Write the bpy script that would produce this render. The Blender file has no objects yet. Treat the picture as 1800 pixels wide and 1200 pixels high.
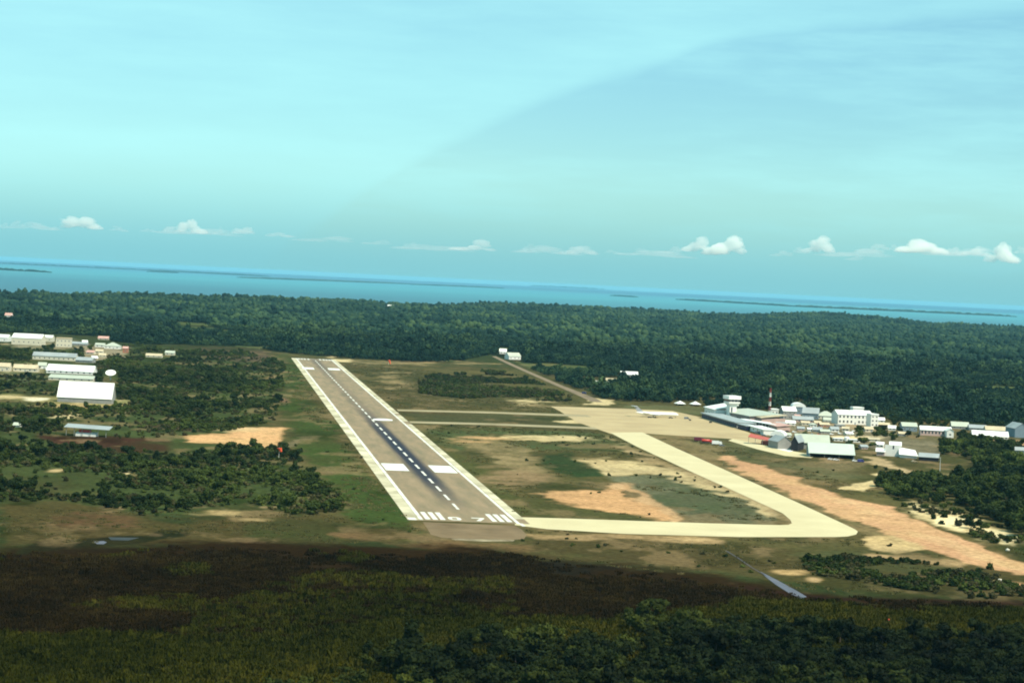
import bpy, math, random
import numpy as np
from mathutils import Vector, Matrix

S = bpy.context.scene
COL = S.collection
random.seed(7)
RNG = np.random.default_rng(7)

# ------------------------------------------------------------------ camera, light, exposure
F, H = 3800.0, 120.0                      # focal length in photo pixels (1800 wide), eye height in metres
ROLL, PITCH = math.atan(0.0483), math.atan(104.4 / F)
fw = np.array([0, math.cos(PITCH), -math.sin(PITCH)])
up0 = np.array([0, math.sin(PITCH), math.cos(PITCH)])
ri0 = np.array([1.0, 0, 0])
ri = ri0 * math.cos(ROLL) + up0 * math.sin(ROLL)
up = up0 * math.cos(ROLL) - ri0 * math.sin(ROLL)

cam_d = bpy.data.cameras.new("camera")
cam_d.sensor_width = 36.0
cam_d.lens = F / 1800 * 36.0
cam_d.clip_start, cam_d.clip_end = 1.0, 400000.0
cam = bpy.data.objects.new("camera", cam_d)
COL.objects.link(cam)
m = Matrix.Identity(4)
for i in range(3):
    m[i][0], m[i][1], m[i][2] = ri[i], up[i], -fw[i]
m[2][3] = H
cam.matrix_world = m
S.camera = cam

SUN_EL, SUN_AZ = math.radians(53), math.radians(132)   # azimuth clockwise from the view axis (+Y): high, to the right, a little behind
world = bpy.data.worlds.new("World")
S.world = world
world.use_nodes = True
wn, wl = world.node_tree.nodes, world.node_tree.links
wn.clear()


def W(t, **k):
    n = wn.new(t)
    for a, b in k.items():
        setattr(n, a, b)
    return n


tc = W('ShaderNodeTexCoord')
sep = W('ShaderNodeSeparateXYZ')
wl.new(tc.outputs['Generated'], sep.inputs[0])
mx = W('ShaderNodeMath', operation='MAXIMUM')
wl.new(sep.outputs[2], mx.inputs[0]); mx.inputs[1].default_value = 0.0015
cmb = W('ShaderNodeCombineXYZ')
wl.new(sep.outputs[0], cmb.inputs[0]); wl.new(sep.outputs[1], cmb.inputs[1]); wl.new(mx.outputs[0], cmb.inputs[2])
sky = W('ShaderNodeTexSky', sky_type='NISHITA', sun_disc=False)
sky.sun_elevation, sky.sun_rotation = SUN_EL, SUN_AZ
sky.altitude, sky.air_density, sky.dust_density, sky.ozone_density = 100, 1.0, 0.25, 4.0
wl.new(cmb.outputs[0], sky.inputs[0])
tint = W('ShaderNodeMix', data_type='RGBA', blend_type='MULTIPLY')
tint.inputs[0].default_value = 1.0
tint.inputs[7].default_value = (0.66, 1.0, 0.98, 1)
wl.new(sky.outputs[0], tint.inputs[6])
# thin high cloud streaks; a paler side paints a windscreen reflection's slanting edge
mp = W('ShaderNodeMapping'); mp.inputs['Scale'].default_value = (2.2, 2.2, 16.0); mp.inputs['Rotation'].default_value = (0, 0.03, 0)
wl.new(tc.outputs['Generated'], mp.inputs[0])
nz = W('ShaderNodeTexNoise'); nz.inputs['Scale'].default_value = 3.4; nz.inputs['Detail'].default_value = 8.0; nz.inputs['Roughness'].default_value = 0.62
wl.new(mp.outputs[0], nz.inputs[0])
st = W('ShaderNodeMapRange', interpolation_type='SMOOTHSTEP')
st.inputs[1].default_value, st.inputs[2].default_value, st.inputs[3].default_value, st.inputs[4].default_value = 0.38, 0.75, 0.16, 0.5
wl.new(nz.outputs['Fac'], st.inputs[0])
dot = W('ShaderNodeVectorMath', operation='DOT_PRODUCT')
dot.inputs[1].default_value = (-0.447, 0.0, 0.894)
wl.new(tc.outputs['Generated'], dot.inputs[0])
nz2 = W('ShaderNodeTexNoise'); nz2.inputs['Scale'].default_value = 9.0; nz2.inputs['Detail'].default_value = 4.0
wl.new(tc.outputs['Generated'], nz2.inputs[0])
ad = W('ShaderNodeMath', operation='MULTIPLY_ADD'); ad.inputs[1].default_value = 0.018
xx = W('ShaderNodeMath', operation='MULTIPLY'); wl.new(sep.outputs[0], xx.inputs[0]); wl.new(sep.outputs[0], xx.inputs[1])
xd = W('ShaderNodeMath', operation='MULTIPLY_ADD'); xd.inputs[1].default_value = 1.07          # the painted reflection's edge bends
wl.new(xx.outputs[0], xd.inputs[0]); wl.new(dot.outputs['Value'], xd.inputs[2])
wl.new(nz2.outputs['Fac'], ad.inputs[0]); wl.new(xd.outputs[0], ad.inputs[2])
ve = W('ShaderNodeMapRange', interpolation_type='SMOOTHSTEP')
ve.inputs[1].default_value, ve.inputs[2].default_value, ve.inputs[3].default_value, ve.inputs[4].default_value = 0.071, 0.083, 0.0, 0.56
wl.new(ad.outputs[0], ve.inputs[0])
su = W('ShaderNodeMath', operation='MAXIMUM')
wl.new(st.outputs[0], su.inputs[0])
vs_ = W('ShaderNodeMapRange')            # the paler side of the painted reflection is streaky
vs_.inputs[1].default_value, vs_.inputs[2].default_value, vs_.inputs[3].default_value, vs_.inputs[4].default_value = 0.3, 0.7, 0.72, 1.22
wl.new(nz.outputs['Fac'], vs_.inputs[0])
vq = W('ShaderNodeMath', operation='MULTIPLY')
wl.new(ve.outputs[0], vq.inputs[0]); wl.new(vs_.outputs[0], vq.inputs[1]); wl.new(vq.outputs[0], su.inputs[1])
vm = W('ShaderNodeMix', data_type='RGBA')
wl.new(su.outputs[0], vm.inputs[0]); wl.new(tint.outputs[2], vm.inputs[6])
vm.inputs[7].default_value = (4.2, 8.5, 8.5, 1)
bg = W('ShaderNodeBackground'); bg.inputs[1].default_value = 0.087
# moist air low over the sea, the same all round
hzm = W('ShaderNodeMapRange', interpolation_type='SMOOTHSTEP')
hzm.inputs[1].default_value, hzm.inputs[2].default_value, hzm.inputs[3].default_value, hzm.inputs[4].default_value = 0.0, 0.056, 0.92, 0.0
wl.new(mx.outputs[0], hzm.inputs[0])
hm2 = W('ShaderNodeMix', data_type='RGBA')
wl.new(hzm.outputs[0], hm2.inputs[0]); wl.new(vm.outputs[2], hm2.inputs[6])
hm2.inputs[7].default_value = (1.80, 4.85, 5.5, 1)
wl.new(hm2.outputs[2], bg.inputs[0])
wo = W('ShaderNodeOutputWorld'); wl.new(bg.outputs[0], wo.inputs[0])

sun_d = bpy.data.lights.new("sun", 'SUN')
sun_d.energy, sun_d.angle, sun_d.color = 4.4, math.radians(0.5), (1.0, 0.90, 0.73)
sun = bpy.data.objects.new("sun", sun_d)
COL.objects.link(sun)
sd = Vector((math.cos(SUN_EL) * math.sin(SUN_AZ), math.cos(SUN_EL) * math.cos(SUN_AZ), math.sin(SUN_EL)))
sun.rotation_euler = sd.to_track_quat('Z', 'Y').to_euler()

S.view_settings.view_transform = 'Standard'
S.view_settings.look = 'None'
S.view_settings.gamma = 1.0
S.view_settings.use_curve_mapping = False
S.view_settings.exposure = 0.5
S.render.engine = 'CYCLES'
S.cycles.use_denoising = True
S.cycles.max_bounces = 10
S.cycles.diffuse_bounces = 2
S.cycles.glossy_bounces = 2
S.cycles.volume_bounces = 8
S.cycles.pixel_filter_type = 'BLACKMAN_HARRIS'
S.cycles.filter_width = 1.9
S.cycles.transparent_max_bounces = 8


# ------------------------------------------------------------------ survey helpers
def ground(px, py, z=0.0):
    """Where the photograph's point (px, py) meets the level z: metres, camera at the origin looking along +Y."""
    d = fw + ri * (px - 900) / F + up * (600 - py) / F
    k = (z - H) / d[2]
    return Vector((d[0] * k, d[1] * k, z))


def project(X, Y, Z):
    w = X * fw[0] + Y * fw[1] + (Z - H) * fw[2]
    w = np.maximum(w, 1.0)
    return (900 + F * (X * ri[0] + Y * ri[1] + (Z - H) * ri[2]) / w,
            600 - F * (X * up[0] + Y * up[1] + (Z - H) * up[2]) / w)


def hash2(ix, iy, seed):
    n = (ix.astype(np.int64) * 374761393 + iy.astype(np.int64) * 668265263 + seed * 974711) & 0xffffffff
    n = ((n ^ (n >> 13)) * 1274126177) & 0xffffffff
    n = n ^ (n >> 16)
    return (n & 0xffff) / 65535.0


def vnoise(x, y, seed=0):
    ix, iy = np.floor(x), np.floor(y)
    fx, fy = x - ix, y - iy
    fx, fy = fx * fx * (3 - 2 * fx), fy * fy * (3 - 2 * fy)
    a, b = hash2(ix, iy, seed), hash2(ix + 1, iy, seed)
    c, d = hash2(ix, iy + 1, seed), hash2(ix + 1, iy + 1, seed)
    return (a * (1 - fx) + b * fx) * (1 - fy) + (c * (1 - fx) + d * fx) * fy


def fbm(x, y, size, octs=4, seed=0):
    s, a, t = 0.0, 0.5, 0.0
    f = 1.0 / size
    for o in range(octs):
        s = s + a * vnoise(x * f + 17.3 * o, y * f - 9.1 * o, seed + o)
        t += a
        a *= 0.55
        f *= 2.1
    return s / t


def inpoly(poly, x, y):
    r = np.zeros(x.shape, bool)
    n = len(poly)
    for i in range(n):
        x0, y0 = poly[i]
        x1, y1 = poly[(i + 1) % n]
        if y0 == y1:
            continue
        c = ((y0 > y) != (y1 > y)) & (x < (x1 - x0) * (y - y0) / (y1 - y0) + x0)
        r ^= c
    return r


YS = 3.2     # a photo pixel of height counts as this many of width, as the ground recedes


def polydist(poly, x, y):
    """Signed distance (inside positive) in stretched photo pixels."""
    d = np.full(x.shape, 1e9)
    n = len(poly)
    for i in range(n):
        x0, y0 = poly[i][0], poly[i][1] * YS
        x1, y1 = poly[(i + 1) % n][0], poly[(i + 1) % n][1] * YS
        vx, vy = x1 - x0, y1 - y0
        L = vx * vx + vy * vy + 1e-9
        t = np.clip(((x - x0) * vx + (y * YS - y0) * vy) / L, 0, 1)
        d = np.minimum(d, (x - x0 - t * vx) ** 2 + (y * YS - y0 - t * vy) ** 2)
    d = np.sqrt(d)
    return np.where(inpoly(poly, x, y), d, -d)


# ------------------------------------------------------------------ materials
MATS = {}


def mat(name, col, rough=0.7, spec=0.3, var=0.0, scale=0.2, col2=None, detail=4.0, bump=0.0, metallic=0.0, per_object=0.0):
    """Principled colour broken up by noise towards col2."""
    if name in MATS:
        return MATS[name]
    M = bpy.data.materials.new(name)
    M.use_nodes = True
    n, l = M.node_tree.nodes, M.node_tree.links
    b = n['Principled BSDF']
    b.inputs['Roughness'].default_value = rough
    b.inputs['Specular IOR Level'].default_value = spec
    b.inputs['Metallic'].default_value = metallic
    c1 = (*col, 1)
    c2 = (*(col2 if col2 is not None else [c * (1 - var) for c in col]), 1)
    t = n.new('ShaderNodeTexCoord')
    z = n.new('ShaderNodeTexNoise')
    z.inputs['Scale'].default_value = scale
    z.inputs['Detail'].default_value = detail
    z.inputs['Roughness'].default_value = 0.6
    l.new(t.outputs['Object'], z.inputs['Vector'])
    r = n.new('ShaderNodeMapRange')
    r.inputs[1].default_value, r.inputs[2].default_value = 0.3, 0.7
    l.new(z.outputs['Fac'], r.inputs[0])
    mixn = n.new('ShaderNodeMix'); mixn.data_type = 'RGBA'
    mixn.inputs[6].default_value, mixn.inputs[7].default_value = c1, c2
    l.new(r.outputs[0], mixn.inputs[0])
    out = mixn.outputs[2]
    if per_object:
        oi = n.new('ShaderNodeObjectInfo')
        mr = n.new('ShaderNodeMapRange')
        mr.inputs[3].default_value, mr.inputs[4].default_value = 1 - per_object, 1 + per_object
        l.new(oi.outputs['Random'], mr.inputs[0])
        mm = n.new('ShaderNodeVectorMath'); mm.operation = 'SCALE'
        l.new(out, mm.inputs[0]); l.new(mr.outputs[0], mm.inputs['Scale'])
        out = mm.outputs[0]
    l.new(out, b.inputs['Base Color'])
    if bump:
        bp = n.new('ShaderNodeBump'); bp.inputs['Strength'].default_value = bump
        l.new(z.outputs['Fac'], bp.inputs['Height']); l.new(bp.outputs[0], b.inputs['Normal'])
    MATS[name] = M
    return M


def foliage(name, dark, mid, light, scale=0.35, spec=0.06, rough=0.7):
    M = bpy.data.materials.new(name)
    M.use_nodes = True
    n, l = M.node_tree.nodes, M.node_tree.links
    b = n['Principled BSDF']
    b.inputs['Roughness'].default_value = rough
    b.inputs['Specular IOR Level'].default_value = spec
    oi = n.new('ShaderNodeObjectInfo')
    t = n.new('ShaderNodeTexCoord')
    z = n.new('ShaderNodeTexNoise'); z.inputs['Scale'].default_value = scale; z.inputs['Detail'].default_value = 2
    l.new(t.outputs['Object'], z.inputs['Vector'])
    gp = n.new('ShaderNodeNewGeometry')
    z2 = n.new('ShaderNodeTexNoise'); z2.inputs['Scale'].default_value = 0.011; z2.inputs['Detail'].default_value = 4
    l.new(gp.outputs['Position'], z2.inputs['Vector'])
    pz = n.new('ShaderNodeMapRange'); pz.inputs[1].default_value, pz.inputs[2].default_value = 0.40, 0.60
    z3 = n.new('ShaderNodeTexNoise'); z3.inputs['Scale'].default_value = 0.0032; z3.inputs['Detail'].default_value = 3
    l.new(gp.outputs['Position'], z3.inputs['Vector'])
    zm = n.new('ShaderNodeMath'); zm.operation = 'ADD'
    l.new(z2.outputs['Fac'], zm.inputs[0]); l.new(z3.outputs['Fac'], zm.inputs[1])
    zh = n.new('ShaderNodeMath'); zh.operation = 'MULTIPLY'; zh.inputs[1].default_value = 0.5
    l.new(zm.outputs[0], zh.inputs[0])
    l.new(zh.outputs[0], pz.inputs[0])
    acc = None
    for src, wgt in ((oi.outputs['Random'], 0.42), (z.outputs['Fac'], 0.30), (pz.outputs[0], 0.55)):
        q = n.new('ShaderNodeMath'); q.operation = 'MULTIPLY_ADD'; q.inputs[1].default_value = wgt
        l.new(src, q.inputs[0])
        if acc is None: q.inputs[2].default_value = 0.0
        else: l.new(acc, q.inputs[2])
        acc = q.outputs[0]
    mr = n.new('ShaderNodeMapRange'); mr.inputs[1].default_value, mr.inputs[2].default_value = 0.22, 1.0
    l.new(acc, mr.inputs[0])
    cr = n.new('ShaderNodeValToRGB')
    e = cr.color_ramp.elements
    e[0].color, e[1].color = (*dark, 1), (*light, 1)
    k = e.new(0.5); k.color = (*mid, 1)
    l.new(mr.outputs[0], cr.inputs[0])
    l.new(cr.outputs[0], b.inputs['Base Color'])
    MATS[name] = M
    return M


dryshrub_m = foliage('dry_shrub_leaf', (0.022, 0.024, 0.009), (0.045, 0.043, 0.016), (0.085, 0.078, 0.030))
leaf_m = foliage('leaf', (0.007, 0.015, 0.004), (0.021, 0.034, 0.007), (0.060, 0.082, 0.016))
shaded_leaf_m = foliage('shaded_leaf', (0.004, 0.008, 0.002), (0.012, 0.018, 0.003), (0.046, 0.056, 0.008))  # front wood leaves, darkened to hold the shade lying there
shaded_dark_m = foliage('shaded_dark_leaf', (0.003, 0.005, 0.002), (0.007, 0.011, 0.002), (0.020, 0.027, 0.005))
forest_m = foliage('forest_leaf', (0.004, 0.014, 0.010), (0.012, 0.032, 0.018), (0.048, 0.082, 0.030), 0.1)
shrub_m = foliage('shrub_leaf', (0.009, 0.019, 0.005), (0.028, 0.042, 0.008), (0.070, 0.090, 0.020))
bark_m = mat('bark', (0.10, 0.075, 0.055), 0.9, 0.1, 0.4, 1.5)
white_paint = mat('white_paint', (0.80, 0.79, 0.74), 0.6, 0.3, 0.10, 0.3)
line_paint = mat('line_paint', (0.78, 0.77, 0.70), 0.7, 0.2, 0.0, 0.10, (0.50, 0.46, 0.38))
white_roof = mat('white_roof', (0.80, 0.80, 0.76), 0.5, 0.3, 0.12, 0.08)
pale_roof = mat('pale_green_roof', (0.44, 0.47, 0.38), 0.5, 0.3, 0.15, 0.1)
grey_roof = mat('grey_roof', (0.33, 0.36, 0.36), 0.5, 0.3, 0.25, 0.1)
tan_roof = mat('tan_roof', (0.55, 0.46, 0.31), 0.7, 0.2, 0.25, 0.15)
pink_roof = mat('pink_roof', (0.55, 0.33, 0.28), 0.7, 0.2, 0.2, 0.2)
red_roof = mat('red_roof', (0.42, 0.10, 0.075), 0.6, 0.3, 0.2, 0.3)
rust = mat('rust_orange', (0.40, 0.17, 0.10), 0.8, 0.2, 0.3, 0.4)
cream_wall = mat('cream_wall', (0.62, 0.57, 0.44), 0.8, 0.2, 0.15, 0.3)
white_wall = mat('white_wall', (0.74, 0.73, 0.67), 0.8, 0.2, 0.10, 0.3)
grey_wall = mat('grey_wall', (0.27, 0.27, 0.25), 0.8, 0.2, 0.2, 0.3)
blue_wall = mat('blue_grey_wall', (0.17, 0.23, 0.27), 0.7, 0.3, 0.2, 0.3)
pink_wall = mat('pink_wall', (0.52, 0.36, 0.31), 0.8, 0.2, 0.2, 0.3)
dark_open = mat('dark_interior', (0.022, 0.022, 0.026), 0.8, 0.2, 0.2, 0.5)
glass = mat('dark_glass', (0.02, 0.03, 0.05), 0.12, 0.5, 0.2, 0.5)
navy_glass = mat('navy_glass', (0.016, 0.022, 0.060), 0.55, 0.12, 0.2, 0.5)
rubber = mat('tyre_rubber', (0.02, 0.02, 0.02), 0.9, 0.2, 0.2, 1)
red_paint = mat('red_paint', (0.50, 0.045, 0.03), 0.4, 0.4, 0.15, 0.6)
orange_paint = mat('orange_paint', (0.75, 0.10, 0.035), 0.6, 0.3, 0.1, 0.5)
maroon = mat('maroon_paint', (0.13, 0.018, 0.035), 0.4, 0.4, 0.15, 0.6)
metal = mat('pale_metal', (0.55, 0.56, 0.56), 0.4, 0.5, 0.1, 0.5)
grey_paint = mat('grey_paint', (0.28, 0.30, 0.33), 0.4, 0.4, 0.1, 0.5)
stone_m = mat('pale_stone', (0.62, 0.58, 0.48), 0.9, 0.1, 0.3, 0.8)


# ------------------------------------------------------------------ mesh helpers
class MB:
    def __init__(s):
        s.v, s.f = [], []

    def add(s, vs, fs):
        o = len(s.v)
        s.v += [tuple(v) for v in vs]
        s.f += [tuple(i + o for i in f) for f in fs]
        return s

    def box(s, x0, x1, y0, y1, z0, z1):
        vs = [(x, y, z) for z in (z0, z1) for y in (y0, y1) for x in (x0, x1)]
        return s.add(vs, [(0, 2, 3, 1), (4, 5, 7, 6), (0, 1, 5, 4), (2, 6, 7, 3), (0, 4, 6, 2), (1, 3, 7, 5)])

    def hexa(s, bottom, top):
        """Solid between two quads (same winding, anticlockwise from above)."""
        return s.add(list(bottom) + list(top), [(3, 2, 1, 0), (4, 5, 6, 7), (0, 1, 5, 4), (1, 2, 6, 5), (2, 3, 7, 6), (3, 0, 4, 7)])

    def tube(s, p0, p1, r0, r1, n=8):
        p0, p1 = Vector(p0), Vector(p1)
        d = (p1 - p0).normalized()
        a = d.orthogonal().normalized()
        b = d.cross(a)
        vs = []
        for p, r in ((p0, r0), (p1, r1)):
            for i in range(n):
                t = 2 * math.pi * i / n
                vs.append(p + a * (r * math.cos(t)) + b * (r * math.sin(t)))
        fs = [(i, (i + 1) % n, n + (i + 1) % n, n + i) for i in range(n)]
        fs += [tuple(range(n - 1, -1, -1)), tuple(range(n, 2 * n))]
        return s.add(vs, fs)

    def rings(s, rings, n, cap=True):
        """Skin a list of rings, each a list of n points."""
        vs = [p for r in rings for p in r]
        fs = []
        for k in range(len(rings) - 1):
            for i in range(n):
                j = (i + 1) % n
                fs.append((k * n + i, k * n + j, (k + 1) * n + j, (k + 1) * n + i))
        if cap:
            fs.append(tuple(range(n - 1, -1, -1)))
            fs.append(tuple(range((len(rings) - 1) * n, len(rings) * n)))
        return s.add(vs, fs)

    def mesh(s, name, m, smooth=False):
        me = bpy.data.meshes.new(name)
        me.from_pydata([tuple(v) for v in s.v], [], s.f)
        if m is not None:
            me.materials.append(m)
        if smooth:
            me.polygons.foreach_set('use_smooth', [True] * len(me.polygons))
        me.update()
        return me

    def build(s, name, m, parent=None, smooth=False):
        return link(name, s.mesh(name, m, smooth), parent)


def link(name, me, parent=None, loc=None):
    o = bpy.data.objects.new(name, me)
    COL.objects.link(o)
    if parent is not None:
        o.parent = parent
    if loc is not None:
        o.location = loc
    return o


def fast_mesh(name, V, Q, m, smooth=False):
    """numpy vertices (n,3) and quads or triangles (k,4|3) to a mesh."""
    me = bpy.data.meshes.new(name)
    V = np.asarray(V, np.float32)
    Q = np.asarray(Q, np.int32)
    k = Q.shape[1]
    me.vertices.add(len(V)); me.vertices.foreach_set('co', V.ravel())
    me.loops.add(Q.size); me.loops.foreach_set('vertex_index', Q.ravel())
    me.polygons.add(len(Q))
    me.polygons.foreach_set('loop_start', np.arange(len(Q), dtype=np.int32) * k)
    if smooth:
        me.polygons.foreach_set('use_smooth', np.ones(len(Q), bool))
    me.materials.append(m)
    me.update(calc_edges=True)
    return me


def tag(o, label=None, cat=None, group=None, kind=None):
    if label: o['label'] = label
    if cat: o['category'] = cat
    if group: o['group'] = group
    if kind: o['kind'] = kind
    return o


def thing(name, label, cat, loc=(0, 0, 0), rz=0.0, group=None):
    o = bpy.data.objects.new(name, None)
    o.empty_display_size = 0.5
    COL.objects.link(o)
    o.location = loc
    o.rotation_euler = (0, 0, rz)
    return tag(o, label, cat, group)


def copy_tree(o, parent=None):
    c = o.copy()
    COL.objects.link(c)
    if parent is not None:
        c.parent = parent
    for ch in KIDS.get(o.name, []) if o.name in KIDS else list(o.children):
        copy_tree(ch, c)
    return c


KIDS = {}


def flat(name, pts, m, z, parent=None, kind='structure', label=None):
    """A level sheet over an outline of photo points, laid z metres above the ground."""
    P = [ground(x, y) for x, y in pts]
    mb = MB()
    mb.add([(p.x, p.y, z) for p in P], [tuple(range(len(P)))])
    me = mb.mesh(name, m)
    if me.polygons[0].normal.z < 0:
        me.flip_normals()
    o = link(name, me, parent)
    if kind: o['kind'] = kind
    return o


def smooth_outline(pts, it=2):
    for _ in range(it):
        q = []
        n = len(pts)
        for i in range(n):
            a, b = pts[i], pts[(i + 1) % n]
            q.append((a[0] * .75 + b[0] * .25, a[1] * .75 + b[1] * .25))
            q.append((a[0] * .25 + b[0] * .75, a[1] * .25 + b[1] * .75))
        pts = q
    return pts


# ------------------------------------------------------------------ terrain: land cover
COAST = [(-2000, 420), (-600, 490), (-200, 513), (0, 520), (200, 524), (400, 529), (600, 531), (690, 536), (800, 542), (870, 541), (1000, 543),
         (1100, 546), (1250, 554), (1330, 558), (1450, 560), (1540, 566), (1640, 572), (1800, 577), (2100, 592), (3600, 664)]
CX, CY = np.array(COAST).T


def coast_py(px):
    return np.interp(px, CX, CY)


FOREST_EDGE = [(-2000, 500), (-300, 578), (0, 586), (60, 584), (100, 588), (160, 590), (210, 602), (240, 606), (320, 606), (430, 611), (515, 622), (640, 631), (720, 637), (800, 636), (862, 624), (885, 630), (905, 636), (930, 648), (985, 672), (1060, 700),
               (1130, 709), (1200, 709), (1245, 716), (1300, 722), (1350, 728), (1395, 713), (1440, 722), (1480, 722), (1550, 735), (1600, 745), (1680, 744), (1760, 752), (1800, 752), (2300, 800), (3600, 900)]
FX, FY = np.array(FOREST_EDGE).T


def hill(X, Y):
    h = 16 * np.exp(-((X - 60) / 420.0) ** 2 - ((Y - 9300) / 700.0) ** 2)
    h += 26 * np.exp(-((X - 1650) / 330.0) ** 2 - ((Y - 10900) / 900.0) ** 2)
    h += 10 * np.exp(-((X + 900) / 500.0) ** 2 - ((Y - 7300) / 500.0) ** 2)
    return h


GRASS = (0.036, 0.054, 0.014)
OLIVE = (0.078, 0.066, 0.026)
ORANGE = (0.46, 0.26, 0.125)
SAND = (0.47, 0.37, 0.20)
TAN = (0.20, 0.15, 0.075)
REDDIRT = (0.43, 0.24, 0.13)
MARSH = (0.0170, 0.0096, 0.0034)  # marsh brown with the foreground's shade mixed into it
MARSHG = (0.022, 0.026, 0.005)
SCRUBG = (0.030, 0.040, 0.014)
PALEG = (0.105, 0.105, 0.060)
BROWN = (0.055, 0.040, 0.020)
REDBR = (0.040, 0.016, 0.010)

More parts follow.
